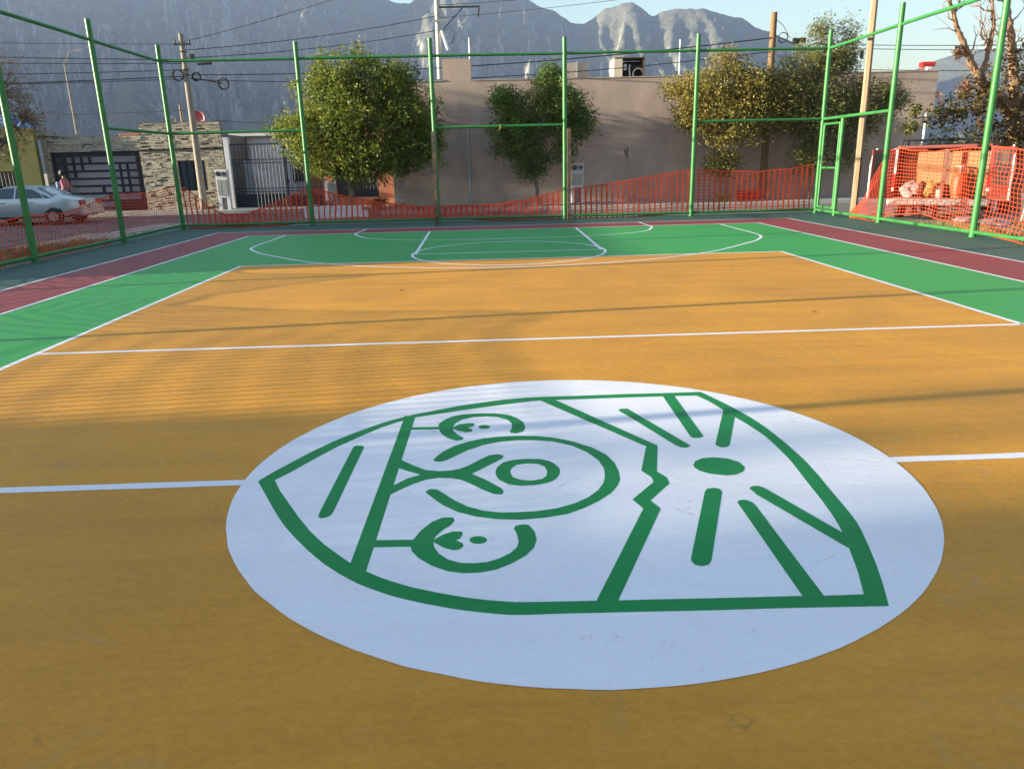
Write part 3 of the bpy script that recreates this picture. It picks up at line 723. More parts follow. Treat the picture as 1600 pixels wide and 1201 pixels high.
def blob_points(blobs, n, seed, clump=0.35, per=28, flat=0.85):
    """clumped points through a set of ellipsoids: (centre, radii, weight); leaf clumps sit mostly near the surface"""
    r = np.random.default_rng(seed)
    W = np.array([b[2] for b in blobs], float); W /= W.sum()
    ncl = max(3, n // per)
    pick = r.choice(len(blobs), ncl, p=W)
    cen = np.array([blobs[k][0] for k in pick], float); rad = np.array([blobs[k][1] for k in pick], float)
    d = r.normal(size=(ncl, 3)); d /= np.linalg.norm(d, axis=1)[:, None]
    q = r.random(ncl) ** 0.42 * (1 + 0.10 * (r.random(ncl) < 0.12))
    lump = np.array([0.84 + 0.34 * noise.noise((x * 2.2 + seed, y * 2.2, z * 2.2)) for x, y, z in d])
    C = cen + d * rad * (q * lump)[:, None]
    idx = np.repeat(np.arange(ncl), per)
    off = r.normal(size=(len(idx), 3)) * clump * np.array([1, 1, flat]) * (0.6 + 0.6 * r.random(ncl))[idx][:, None] * 0.55
    return C[idx] + off, C

def branch(mb, p, q, r0, r1, seed, wob=0.12, n=6):
    r = random.Random(seed); p, q = Vector(p), Vector(q); L = (q - p).length
    pts = []; rs = []
    for i in range(n + 1):
        t = i / n
        v = p.lerp(q, t)
        if 0 < i < n: v += Vector((r.uniform(-1, 1), r.uniform(-1, 1), r.uniform(-.5, .5))) * wob * L * 0.3
        pts.append(v); rs.append(r0 + (r1 - r0) * t)
    mb.tube(pts, rs, 7)
    return pts

def tree(name, label, cat, base, fork, blobs, n, lm, size, seed, trunk_r=0.11, clump=0.35, per=28, bark=None, twigs=36, lean=None, group=None, extra=None, aspect=0.42, droop=0.25):
    t = thing(name, label, cat, base, group)
    mb = MB(); base = Vector(base); fork = Vector(fork)
    pts = branch(mb, base - Vector((0, 0, .15)), fork, trunk_r, trunk_r * 0.72, seed, 0.10, 6)
    mb.tube([base - Vector((0, 0, .12)), base + Vector((0, 0, .06)), base + Vector((0, 0, .3))], [trunk_r * 1.7, trunk_r * 1.3, trunk_r], 9)
    P, C = blob_points(blobs, n, seed, clump, per)
    r = random.Random(seed)
    limbs = []
    for k, (c, rad, w) in enumerate(blobs):
        c = Vector(c)
        e = branch(mb, fork, fork.lerp(c, 0.95), trunk_r * 0.55, trunk_r * 0.22, seed * 13 + k, 0.2, 5)
        limbs.append(e)
    sel = r.sample(range(len(C)), min(twigs, len(C)))
    for k in sel:
        c = Vector(C[k]); e = min(limbs, key=lambda L: (L[-1] - c).length)
        st = min(e[1:], key=lambda v: (v - c).length)
        branch(mb, st, c, trunk_r * 0.2, 0.006, k + seed, 0.2, 4)
    mb.build('trunk', bark or m_bark, t, smooth=True)
    V, F = leaves(P, size, aspect, droop, seed)
    fast_mesh('crown', V, F, lm, t)
    if extra:
        for (eb, en, em, es) in extra:
            P, C = blob_points(eb, en, seed + 5, clump, per)
            V, F = leaves(P, es, aspect, droop, seed + 2)
            fast_mesh('crown', V, F, em, t)
    return t

tree('street_tree', 'big dense round green tree standing by the white planter', 'tree', (-5.72, 26.94, ZR), (-5.6, 26.9, 1.0),
     [((-5.2, 26.9, 3.3), (2.6, 2.3, 2.1), 5), ((-7.0, 26.7, 2.6), (1.5, 1.5, 1.3), 1.6), ((-3.2, 27.0, 3.0), (1.5, 1.6, 1.6), 2.0), ((-5.9, 26.8, 4.5), (1.5, 1.4, 1.15), 1.6), ((-3.9, 26.9, 4.5), (1.3, 1.3, 1.05), 1.3), ((-5.3, 26.7, 1.7), (1.6, 1.4, 0.9), 1.3), ((-2.7, 27.0, 2.2), (0.9, 1.0, 0.9), .8), ((-4.9, 26.9, 5.35), (.5, .5, .6), .25), ((-3.9, 26.9, 1.75), (1.3, 1.2, .75), .9), ((-6.6, 26.7, 1.55), (.9, .9, .6), .5), ((-8.0, 26.8, 3.0), (.6, .6, .45), .25)],
     62000, ml_ash, 0.125, 11, 0.13, 0.34, 30, twigs=60)
tree('street_tree', 'medium leaning green tree against the taupe wall behind the goal', 'tree', (1.75, 27.5, ZR + .13), (1.55, 27.5, 1.15),
     [((0.9, 27.5, 2.6), (1.45, 1.3, 1.2), 2.2), ((2.3, 27.4, 3.6), (1.35, 1.2, 1.25), 2.2), ((3.2, 27.5, 3.0), (0.95, 1.0, .95), 1.1), ((0.5, 27.5, 3.8), (.85, .9, .65), .8), ((1.5, 27.4, 1.5), (1.0, .9, .8), .8), ((2.2, 27.5, 4.6), (.7, .7, .65), .6), ((2.75, 27.4, 1.9), (.55, .6, .5), .3)],
     30000, ml_ash2, 0.12, 23, 0.085, 0.30, 26, twigs=44, aspect=0.36)
tree('street_tree', 'olive brown autumn tree left of the wooden utility pole', 'tree', (8.87, 27.1, ZR + .13), (8.95, 27.1, 1.1),
     [((9.0, 27.0, 3.0), (1.7, 1.5, 1.3), 3), ((9.6, 26.9, 4.0), (1.5, 1.3, 1.1), 1.8), ((8.1, 27.0, 4.0), (1.1, 1.1, .9), 1.0), ((7.2, 27.1, 4.1), (.9, .8, .5), .45), ((10.6, 27.0, 3.4), (1.3, 1.2, 1.4), 1.9), ((7.6, 27.0, 3.2), (.9, .9, .8), .6), ((8.9, 27.0, 5.0), (.8, .7, .65), .4), ((9.0, 27.1, 1.3), (.8, .8, .6), .5)],
     34000, ml_olive, 0.11, 31, 0.075, 0.34, 22, twigs=80, extra=[([((9.0, 27.1, 1.25), (.8, .8, .55), 1)], 900, ml_mesq, 0.12)])
tree('street_tree', 'tall dark feathery tree beside the gate', 'tree', (12.68, 27.3, ZR + .13), (12.6, 27.3, 1.0),
     [((12.6, 27.2, 3.2), (1.7, 1.5, 1.7), 3), ((14.3, 27.3, 3.3), (1.6, 1.4, 1.5), 2.3), ((12.5, 27.2, 5.0), (1.2, 1.0, 1.0), 1.0), ((13.5, 27.3, 5.1), (.9, .8, .8), .7), ((11.3, 27.1, 3.8), (1.3, 1.1, 1.5), 1.8), ((15.6, 27.4, 3.5), (.7, .8, .8), .6), ((12.4, 27.2, 1.4), (.9, .8, .9), .6), ((13.9, 27.4, 1.6), (.9, .8, .9), .5), ((12.6, 27.2, 6.1), (.55, .5, .5), .2), ((13.55, 27.2, 6.0), (.4, .4, .5), .15)],
     44000, ml_mesq, 0.14, 41, 0.08, 0.34, 24, twigs=90, aspect=0.22, extra=[([((14.2, 27.4, 3.0), (1.3, 1.0, 1.2), 1)], 1800, ml_brown, 0.1)])
tree('bare_tree', 'thin straw coloured tree drooping over the olive house at the left edge', 'tree', (-20.3, 27.9, ZR), (-20.0, 27.9, 1.9),
     [((-20.2, 27.9, 5.0), (2.2, 1.6, 1.7), 2), ((-18.9, 27.9, 4.6), (1.6, 1.2, 1.5), 1.4), ((-18.0, 27.9, 3.6), (1.0, 1.0, 1.0), .6), ((-19.2, 27.8, 2.8), (1.3, 1.0, 1.0), .8), ((-21.8, 27.6, 4.2), (1.5, 1.4, 1.6), 1.0)],
     9000, ml_yel, 0.11, 53, 0.10, 0.32, 9, twigs=420, aspect=0.28)

# the half bare tree at the right edge: thick limbs rising left and up, dead tufts, green sprays below
rt = thing('bare_tree', 'half bare tree with thick reddish limbs at the right edge', 'tree', (13.6, 16.6, -0.15))
mb = MB()
def limb(pts, r0, r1, n=8):
    P = [Vector(p) for p in pts]
    out = []; rs = []
    for i in range(len(P) - 1):
        for k in range(n):
            t = k / n
            p0, p1, p2, p3 = P[max(i - 1, 0)], P[i], P[i + 1], P[min(i + 2, len(P) - 1)]
            out.append(0.5 * ((2 * p1) + (p2 - p0) * t + (2 * p0 - 5 * p1 + 4 * p2 - p3) * t * t + (3 * p1 - p0 - 3 * p2 + p3) * t ** 3) + Vector((random.uniform(-1, 1), random.uniform(-1, 1), random.uniform(-1, 1))) * 0.02)
    out.append(P[-1]); m = len(out)
    rs = [r0 + (r1 - r0) * (i / (m - 1)) ** 0.8 for i in range(m)]
    mb.tube(out, rs, 8)
    return out
limb([(13.6, 16.6, -0.3), (13.5, 16.5, 0.8), (13.2, 16.2, 1.7), (12.9, 16.0, 2.35)], 0.26, 0.19)
A1 = limb([(12.9, 16.0, 2.35), (12.2, 15.6, 2.75), (11.55, 15.3, 3.05), (11.15, 15.2, 3.5), (10.75, 15.1, 4.05), (10.4, 15.0, 4.6), (10.15, 15.0, 5.3)], 0.15, 0.03)
A2 = limb([(12.9, 16.0, 2.35), (12.6, 15.7, 3.0), (12.3, 15.5, 3.7), (12.0, 15.3, 4.3), (11.7, 15.2, 5.0), (11.4, 15.1, 6.0)], 0.14, 0.05)
A3 = limb([(11.45, 15.28, 3.1), (11.5, 15.2, 3.7), (11.45, 15.1, 4.4), (11.2, 15.0, 5.3)], 0.075, 0.025)
A4 = limb([(12.9, 16.0, 2.35), (13.3, 15.8, 3.4), (13.7, 15.6, 4.6), (14.0, 15.4, 6.2)], 0.13, 0.04)
A5 = limb([(12.2, 15.6, 2.72), (11.6, 15.3, 2.55), (10.9, 15.0, 2.45), (10.2, 14.8, 2.35), (9.6, 14.7, 2.3)], 0.05, 0.012)
A6 = limb([(12.9, 16.0, 2.3), (12.3, 15.4, 2.0), (11.8, 15.0, 1.85)], 0.06, 0.02)
for L_ in (A1, A2, A3, A4):
    for k in range(14):
        p = L_[random.randrange(len(L_) // 3, len(L_))]
        q = p + Vector((random.uniform(-1.0, .5), random.uniform(-.5, .5), random.uniform(.15, 1.0))) * random.uniform(.4, 1.0)
        B_ = branch(mb, p, q, 0.022, 0.004, k * 7 + len(mb.v), 0.25, 5)
        for j in range(3):
            s_ = B_[random.randrange(2, len(B_))]
            branch(mb, s_, s_ + Vector((random.uniform(-.5, .4), random.uniform(-.3, .3), random.uniform(-.1, .5))) * .7, 0.008, 0.003, j + k, 0.25, 3)
mb.build('trunk', m_barkr, rt, smooth=True)
P_, C_ = blob_points([((11.5, 15.2, 2.75), (.9, .7, .6), 1.2), ((12.6, 15.6, 2.6), (1.2, .9, .9), 2.2), ((12.6, 15.7, 3.6), (.9, .7, .6), .9), ((10.6, 15.0, 2.35), (.7, .4, .25), .5), ((12.4, 15.3, 1.8), (1.2, .8, .5), 1.3)], 4300, 61, 0.2, 18)
V, F = leaves(P_, 0.10, 0.5, 0.2, 61); fast_mesh('crown', V, F, ml_brown, rt)
P_, C_ = blob_points([((9.62, 14.7, 2.45), (.16, .2, .3), 1), ((9.55, 14.7, 2.1), (.2, .2, .2), 1), ((10.6, 14.95, 2.40), (.55, .3, .2), 1.6)], 520, 63, 0.10, 14)
V, F = leaves(P_, 0.095, 0.5, 0.2, 63); tag(fast_mesh('leaf_spray', V, F, ml_scrub, rt), kind='stuff')
P_, C_ = blob_points([((10.75, 15.1, 3.75), (.12, .15, .12), 1), ((11.0, 15.1, 2.95), (.2, .2, .35), 2), ((11.75, 15.2, 3.9), (.3, .3, .5), 2), ((10.35, 15.0, 2.75), (.2, .2, .25), 1), ((12.9, 15.5, 4.0), (.5, .4, .4), 2)], 700, 65, 0.12, 12)
V, F = leaves(P_, 0.085, 0.5, 0.5, 65); tag(fast_mesh('dead_leaf_tuft', V, F, ml_dead, rt), kind='stuff')

def bush(name, label, c, rad, n, lm, size, seed, group=None, cat='bush'):
    t = thing(name, label, cat, (c[0], c[1], c[2] - rad[2]), group)
    P, C = blob_points([(c, rad, 1), ((c[0] + rad[0] * .4, c[1], c[2] + rad[2] * .25), tuple(x * .7 for x in rad), .6), ((c[0] - rad[0] * .45, c[1], c[2] - rad[2] * .1), tuple(x * .7 for x in rad), .6)], n, seed, min(.3, rad[0] * .3), 18)
    mb = MB(); r = random.Random(seed)
    for k in r.sample(range(len(C)), min(14, len(C))):
        branch(mb, (c[0] + r.uniform(-.1, .1), c[1], c[2] - rad[2] - .05), C[k], 0.02 + .01 * rad[2], 0.005, k, 0.2, 4)
    mb.build('stem', m_bark, t, smooth=True)
    V, F = leaves(P, size, 0.4, 0.1, seed); fast_mesh('foliage', V, F, lm, t)
    return t
hed = [((20.6, 33, 1.0), (2.2, 1.6, 1.5), 'low yellow green shrub just past the end of the taupe building'),
       ((24.0, 36, 1.3), (2.6, 2.0, 1.7), 'yellow green shrub behind the middle of the van roof'),
       ((27.5, 35, 1.2), (2.5, 1.8, 1.6), 'yellow green shrub behind the right end of the van roof'),
       ((31.0, 36, 1.2), (3.0, 2.0, 1.8), 'yellow green shrub farthest right behind the half bare tree'),
       ((23.5, 46, 1.8), (4.0, 2.5, 2.2), 'tall pale shrub mass furthest back past the taupe building')]
for k, (c, r_, lb) in enumerate(hed): bush('shrub', lb, c, r_, 3600, ml_scrub, 0.16, 70 + k, 'shrubs beyond the van')
bush('shrub', 'clipped dark green ball shrub before the salmon wall', (-4.85, 29.0, 0.02), (.36, .36, .30), 900, ml_dark, 0.07, 81)
bush('shrub', 'dark leafy plant growing behind the white planter', (-6.55, 26.0, 0.0), (.40, .35, .36), 700, ml_dark, 0.10, 82)
bush('shrub', 'low weed bush at the foot of the olive brown tree', (8.9, 26.75, -0.02), (.35, .3, .28), 500, ml_mesq, 0.09, 83)
# grass
def grass(name, label, regions, n, m, h, seed):
    r = np.random.default_rng(seed); V = []; F = []
    for (x0, x1, y0, y1, w) in regions:
        k = int(n * w); x = r.uniform(x0, x1, k); y = r.uniform(y0, y1, k)
        for a, b in zip(x, y):
            if noise.noise((a * 1.3, b * 1.3, seed)) < -0.12: continue
            z = terrain(a, b) - 0.02; an = r.uniform(0, 6.28); hh = h * r.uniform(.4, 1.3); ln = r.normal(size=2) * hh * .45
            dx, dy = math.cos(an) * .006, math.sin(an) * .006
            i = len(V)
            V += [(a - dx, b - dy, z), (a + dx, b + dy, z), (a + dx * .6 + ln[0] * .4, b + dy * .6 + ln[1] * .4, z + hh * .6), (a + ln[0], b + ln[1], z + hh)]
            F.append((i, i + 1, i + 2, i + 3))
    o = fast_mesh(name, V, F, m); return tag(o, label, 'grass', kind='stuff')
m_dry = mat('dry_grass', (0.30, 0.22, 0.10), 0.8, 0.25, 1.0, 0, island=0.35, col2=(0.22, 0.20, 0.08), transl=0.3)
grass('dry_grass', 'dry straw coloured grass outside the left fence', [(-12.6, -9.0, 9.3, 14.6, 1.0)], 9000, m_dry, 0.16, 3)
grass('dry_grass', 'dry straw coloured grass outside the right fence', [(9.2, 13.5, 10.8, 13.4, 1.0)], 6500, m_dry, 0.13, 5)
m_weed = mat('green_weed', (0.07, 0.10, 0.03), 0.8, 0.25, 1.0, 0, island=0.3, transl=0.3)
grass('weeds', 'green weeds along the foot of the left fence', [(-9.9, -9.2, 11.4, 13.2, .7), (-9.4, -8.98, 9.5, 17, .3)], 2400, m_weed, 0.12, 7)
# ------------------------------------------------------------------ buildings
m_taupe = mat('taupe_stucco', (0.43, 0.305, 0.25), 0.95, 0.13, 0.8, 0.22, 16, col2=(0.48, 0.345, 0.28), stretch=(1, 1, .6))
m_grey = mat('grey_render', (0.30, 0.29, 0.28), 0.95, 0.12, 0.8, 0.4, 20)
m_salmon = mat('salmon_paint', (0.52, 0.20, 0.12), 0.85, 0.10, 1.5, 0.2, 30)
m_olive = mat('olive_paint', (0.14, 0.14, 0.045), 0.9, 0.12, 1.5, 0.3, 20)
m_pale = mat('pale_paint', (0.70, 0.68, 0.69), 0.9, 0.08, 1.5, 0.2, 20)
m_black = mat('black_iron', (0.012, 0.012, 0.018), 0.5, 0.1, 4)
m_navy = mat('navy_iron', (0.012, 0.016, 0.035), 0.5, 0.1, 4)
m_glass = mat('window_glass', (0.05, 0.06, 0.075), 0.08, 0, spec=0.8)
m_curt = mat('pale_curtain', (0.55, 0.55, 0.58), 0.9, 0.15, 5, stretch=(8, 8, .5))
m_cloth = mat('white_cloth', (0.66, 0.66, 0.68), 0.85, 0.08, 2)
m_beige = mat('beige_sheet_metal', (0.62, 0.52, 0.40), 0.5, 0.08, 3)
m_steel = mat('galvanised_steel', (0.36, 0.34, 0.31), 0.45, 0.15, 3, metal=0.4)
m_pole = mat('concrete_pole', (0.26, 0.22, 0.18), 0.9, 0.15, 3, 0.3, 30)
m_wood = mat('weathered_wood', (0.20, 0.115, 0.06), 0.85, 0.3, 3, 0.6, 12, stretch=(6, 6, .4))
m_wood2 = mat('pale_sawn_wood', (0.31, 0.215, 0.135), 0.8, 0.22, 3, 0.5, 12, stretch=(6, 6, .4))
m_rubber = mat('black_rubber', (0.02, 0.02, 0.02), 0.7, 0.1, 6)
m_redp = mat('red_plastic', (0.60, 0.03, 0.025), 0.4, 0.08, 3)
m_bluep = mat('blue_tarpaulin', (0.035, 0.17, 0.52), 0.6, 0.15, 4)
m_stone = mat('stacked_stone', (0.50, 0.425, 0.335), 0.95, 0.18, 6, 0.5, 30, island=0.22, island_hue=0.02)

# --- long taupe building behind the far fence
YW = 29.3
bb = thing('building', 'long taupe stucco building with flat roof behind the trees', 'building', (7.0, YW, ZR))
W = MB()
W.box(-3.80, 18.02, YW, 39, ZR - .2, 3.16)
W.box(-3.795, 18.46, YW + .003, 39.003, 3.161, 4.72)
W.build('wall', m_taupe, bb)
MB().box(-2.0, -0.86, YW + .001, YW + 2.2, 4.722, 5.55).build('stair_tower', m_taupe, bb)
MB().box(-3.84, -2.02, YW - .03, YW + .35, 4.722, 4.79).build('parapet_cap', m_grey, bb)
MB().box(-0.84, 18.5, YW - .025, YW + .25, 4.722, 4.76).build('parapet_cap', m_taupe, bb)
MB().box(-4.32, -3.81, YW + .55, YW + .95, ZR - .1, 4.3).build('corner_pier', m_grey, bb)
for k, x in enumerate((-1.75, -1.5, -1.3)): MB().tube([(x, YW + .15, 5.54), (x + .01, YW + .15, 5.68)], 0.014, 6).build('rebar', m_rust, bb)
# graffiti scribble on the wall
gz = [[(5.46, 1.95), (5.50, 1.62), (5.56, 1.66), (5.52, 1.78), (5.60, 1.70)], [(5.44, 1.78), (5.60, 1.86)], [(5.60, 2.02), (5.58, 1.72), (5.62, 1.48)]]
for P_ in gz: MB().tube([(x, YW - .002, z) for x, z in P_], 0.014, 5).build('graffiti_stroke', m_navy, bb)
m_blk = mat('block_masonry', (0.36, 0.31, 0.27), 0.9, 0.15, 3)
MB().box(3.4, 4.42, 33.0, 34.5, 4.722, 5.75).build('roof_room', m_blk, bb)
MB().box(3.86, 3.95, 32.95, 32.998, 4.73, 5.80).build('roof_room_pier', m_grey, bb)
# evaporative cooler on the roof
ac = thing('air_cooler', 'beige box air cooler open at the front on the taupe roof', 'air cooler', (5.9, 31.2, 4.72))
MB().box(5.2, 5.26, 30.7, 31.8, 4.75, 5.62).build('side_panel', m_beige, ac)
MB().box(5.262, 5.56, 30.7, 30.76, 4.75, 5.60).build('front_panel', m_beige, ac)
MB().box(6.46, 6.52, 30.75, 31.8, 4.75, 5.60).build('side_panel', m_rust, ac)
MB().box(5.262, 6.458, 31.76, 31.8, 4.75, 5.60).build('back_panel', m_black, ac)
MB().box(5.2, 6.52, 30.70, 31.8, 5.622, 5.66).build('top_panel', m_rust, ac)
MB().box(5.262, 6.458, 30.8, 31.75, 4.75, 4.80).build('base_tray', m_rust, ac)
MB().torus((6.28, 30.95, 5.02), (.2, 1, 0), .22, .035).build('fan_scroll', m_beige, ac, smooth=True)
MB().tube([(5.95, 31.0, 4.8), (5.9, 31.0, 5.25), (5.93, 31.0, 5.4)], .035, 8).build('water_pipe', m_pale, ac, smooth=True)
MB().box(5.66, 5.78, 30.95, 31.05, 5.18, 5.42).build('pump', m_pale, ac)
for x, y, z0, z1, lb in ((-0.9, 30.5, 5.55, 6.5, 'thin pale pipe mast on the stair tower'), (7.72, 29.6, 4.74, 6.15, 'thin pale pipe mast on the taupe roof above the olive tree')):
    o = MB().tube([(x, y, z0), (x, y, z1)], .03, 8).torus((x, y, z1 - .2), (0, 0, 1), .04, .012).build('mast', m_pale, org=(x, y, z0), smooth=True); tag(o, lb, 'mast')
o = MB().tube([(-1.06, YW - .12, ZR + .1), (-1.06, YW - .12, 2.9)], .035, 10).box(-1.11, -1.01, YW - .16, YW - .002, 1.2, 1.25).box(-1.11, -1.01, YW - .16, YW - .002, 2.6, 2.65).build('conduit', mat('grey_conduit', (0.36, 0.38, 0.42), 0.5, 0.1), org=(-1.06, YW - .12, ZR), smooth=True)
tag(o, 'upright grey conduit pipe on the taupe wall behind the goal', 'pipe')
rl = thing('floodlight', 'red lamp housing on the roof corner of the taupe building', 'lamp', (18.1, 29.6, 4.72))
MB().bevbox(17.85, 18.42, 29.5, 29.8, 4.93, 5.12, .04).build('housing', m_redp, rl)
for x in (17.93, 18.34): MB().tube([(x, 29.65, 4.75), (x, 29.65, 4.95)], .025, 6).build('bracket', m_redp, rl)
MB().bevbox(18.05, 18.26, 29.45, 29.6, 4.80, 4.92, .02).build('connector', m_pale, rl)
tk = thing('water_tank', 'grey rooftop water tank half hidden by the tall dark tree', 'tank', (14.9, 31, 4.72))
MB().lathe((14.9, 31, 4.72), [(.42, 0), (.45, .1), (.45, .85), (.35, 1.02), (.12, 1.1)], 18).build('body', m_steel, tk, smooth=True)
MB().lathe((14.9, 31, 5.82), [(.14, 0), (.14, .05)], 12).build('lid', m_steel, tk, smooth=True)
mk = thing('mast', 'black wire frame with a cloth hanging from it on the taupe roof', 'mast', (15.9, 30.5, 4.72))
MB().tube([(15.55, 30.5, 4.75), (15.55, 30.5, 5.75), (16.05, 30.5, 5.75), (16.05, 30.5, 4.75)], .012, 5).build('frame', m_black, mk)
MB().box(15.66, 15.80, 30.49, 30.52, 5.40, 5.73).build('hanging_cloth', m_navy, mk)

# --- stone clad house
YS = 31.7
sh = thing('house', 'stone clad house with black horizontal bar garage gate', 'house', (-15.8, YS, ZR))
W = MB()
X0, X1 = -19.75, -11.95
GX0, GX1, GZ = -19.45, -15.6, 2.38
WX0, WX1, WZ0, WZ1 = -13.98, -12.82, 0.62, 1.88
W.box(X0, GX0, YS, YS + .25, ZR - .1, 3.0); W.box(GX0, GX1, YS + .001, YS + .249, GZ, 3.0)
W.box(GX1, WX0, YS + .002, YS + .25, ZR - .1, 3.0); W.box(WX1, X1, YS + .002, YS + .25, ZR - .1, 3.0)
W.box(WX0, WX1, YS + .001, YS + .251, ZR - .1, WZ0); W.box(WX0, WX1, YS + .001, YS + .251, WZ1, 3.0)
W.box(-15.5, X1 - .002, YS + .004, YS + .3, 3.002, 3.53)
W.box(X0 + .001, X0 + .25, YS + .251, YS + 8, ZR, 2.99); W.box(X1 - .25, X1 - .001, YS + .252, YS + 8, ZR, 2.99); W.box(X0, X1, YS + 8.0, YS + 8.2, ZR, 2.99)
W.build('wall', mat('dark_mortar', (0.17, 0.145, 0.12), 0.95, 0.2, 5), sh)
MB().box(X0 + .26, X1 - .26, YS + 3.2, YS + 7.99, 2.80, 2.98).build('roof', m_grey, sh)
MB().box(GX0, GX1, YS + 1.0, YS + 1.12, ZR, 2.78).build('garage_back_wall', mat('lilac_white', (0.72, 0.68, 0.74), 0.9, 0.06), sh)
MB().box(GX0, GX1 + .2, YS + .26, YS + .99, ZR - .05, ZR + .02).build('garage_floor', m_conc, sh)
# stacked stone veneer: real courses, joined because each stone is only a few pixels high
SV = MB(); r_ = random.Random(4)
z = ZR
while z < 3.5:
    hz = r_.uniform(.045, .085); x = X0 + r_.uniform(-.2, 0)
    while x < X1:
        L_ = r_.uniform(.12, .48); a, b = max(x, X0), min(x + L_ - .016, X1)
        x += L_
        if b - a < .05 or z + hz > 3.52: continue
        mid = (a + b) / 2; zc = z + hz / 2
        if zc > 2.97 and a < -15.5: continue
        if GX0 - .03 < b and a < GX1 + .03 and zc < GZ:
            if a < GX0 - .06: b = GX0 - .03
            elif b > GX1 + .06: a = GX1 + .03
            else: continue
        if WX0 - .03 < b and a < WX1 + .03 and WZ0 - .04 < zc < WZ1 + .04:
            if a < WX0 - .06: b = WX0 - .03
            elif b > WX1 + .06: a = WX1 + .03
            else: continue
        d = r_.uniform(.02, .065)
        
        if r_.random() < .06: continue
        SV.box(a, b, YS - d, YS + .02, z, z + hz - .012)
    z += hz
o = SV.build('stone_cladding', m_stone, sh); tag(o, kind='stuff')
MB().tube([(-15.6, YS - .09, 2.37), (-14.4, YS - .09, 2.40), (-13, YS - .09, 2.41), (-11.9, YS - .09, 2.43)], .035, 7).build('cable_duct', m_black, sh)
for x in (-15.1, -13.6, -12.3): MB().bevbox(x - .07, x + .07, YS - .14, YS - .05, 2.36, 2.46, .01).build('duct_clip', m_black, sh)
# gate of black horizontal bars with short uprights
gp = MB()
def gbar(x0, x1, z0, z1, d=0.0): MB().box(x0, x1, YS + .06 + d, YS + .10 + d, z0, z1).build('gate_bar', m_black, sh)
gbar(GX0, GX1, 2.16, 2.37); gbar(GX0, GX0 + .16, ZR + .03, 2.155); gbar(GX1 - .2, GX1, ZR + .03, 2.155)
ZS = [1.82, 1.50, 1.18, 0.86, 0.54, 0.22, -0.10]
for z in ZS: gbar(GX0 + .162, GX1 - .202, z, z + .10, .002)
for k, x in enumerate((-18.98, -18.62, -18.26, -17.9)):
    for j in range(4 - k if k < 3 else 1):
        zt = (2.155 if j == 0 else ZS[j - 1]) ; gbar(x, x + .12, ZS[j] + .101, zt - .001, .004)
for k, x in enumerate((-16.95, -16.62, -16.3)):
    for j in range(1, 5): gbar(x, x + .11, ZS[j] + .101, ZS[j - 1] - .001, .004)
for j in (4, 5, 6): gbar(-17.5 + .25 * (j - 4), -17.36 + .25 * (j - 4), ZS[j] + .101, ZS[j - 1] - .001, .004)
MB().box(-16.95, GX1 - .205, YS + .12, YS + .14, ZR + .05, 0.3).build('gate_panel', m_black, sh)
MB().box(-16.05, -15.82, YS + .55, YS + .60, ZR + .05, 2.15).build('orange_banner', mat('orange_red_paint', (0.68, 0.11, 0.05), 0.8, 0.08), sh)
# barred window
MB().box(WX0, WX1, YS + .14, YS + .16, WZ0, WZ1).build('window_glass', m_glass, sh)
MB().box(WX0 + .45, WX1 - .15, YS + .165, YS + .18, WZ0 + .1, WZ1 - .1).build('curtain', m_curt, sh)
for k in range(5): x = WX0 + (WX1 - WX0) * k / 4; MB().box(x - .03, x + .03, YS + .05, YS + .08, WZ0, WZ1).build('window_bar', m_navy, sh)
for k in range(6): z = WZ0 + (WZ1 - WZ0) * k / 5; MB().box(WX0, WX1, YS + .082, YS + .11, z - .03, z + .03).build('window_bar', m_navy, sh)
for x in (): MB().box(x - .05, x + .03, YS - .03, YS + .06, WZ0 - .05, WZ1 + .05).build('window_frame', m_pale, sh)
# roof clutter
o = MB().bevbox(-15.2, -14.2, 33.9, 34.6, 2.98, 3.64, .03).build('cooler_box', m_pale, org=(-14.7, 34.2, 2.98)); tag(o, 'low white box on the stone house roof', 'box')
o = MB().bevbox(-17.4, -16.1, 34, 35, 2.98, 3.20, .03).build('tile_stack', mat('terracotta', (0.45, 0.16, 0.08), 0.8, 0.1), org=(-16.8, 34.5, 2.98)); tag(o, 'flat terracotta coloured stack on the stone house roof', 'stack')
ds = thing('satellite_dish', 'faded red satellite dish on the stone house roof', 'satellite dish', (-13.55, 34.1, 2.98))
MB().tube([(-13.5, 34.1, 2.98), (-13.5, 34.1, 3.8)], .025, 8).build('mast', m_steel, ds)
dm = MB(); rings = [(0, .10), (.12, .09), (.22, .06), (.30, 0)]
vs = []; fs = []
for i, (R_, d_) in enumerate(rings):
    for k in range(20): a = 2 * math.pi * k / 20; vs.append((-13.62 + R_ * math.cos(a), 34.0 + d_ - .1, 3.82 + R_ * math.sin(a)))
for i in range(3):
    for k in range(20): fs.append((i * 20 + k, i * 20 + (k + 1) % 20, (i + 1) * 20 + (k + 1) % 20, (i + 1) * 20 + k))
dm.add(vs, fs).build('reflector', mat('faded_red', (0.50, 0.10, 0.12), 0.6, 0.08), ds, smooth=True)
MB().bar((-13.5, 33.92, 3.55), (-13.4, 33.7, 3.68), .05, .05).build('receiver', m_pale, ds)
o = MB().tube([(-14.45, 34.1, 3.0), (-14.44, 34.1, 4.40)], .06, 8).torus((-14.85, 34.1, 3.75), (0, 1, 0), .13, .022).build('roof_stub', m_wood2, org=(-14.45, 34.1, 3.0), smooth=True); tag(o, 'short wooden post with a cable loop on the stone house roof', 'post')

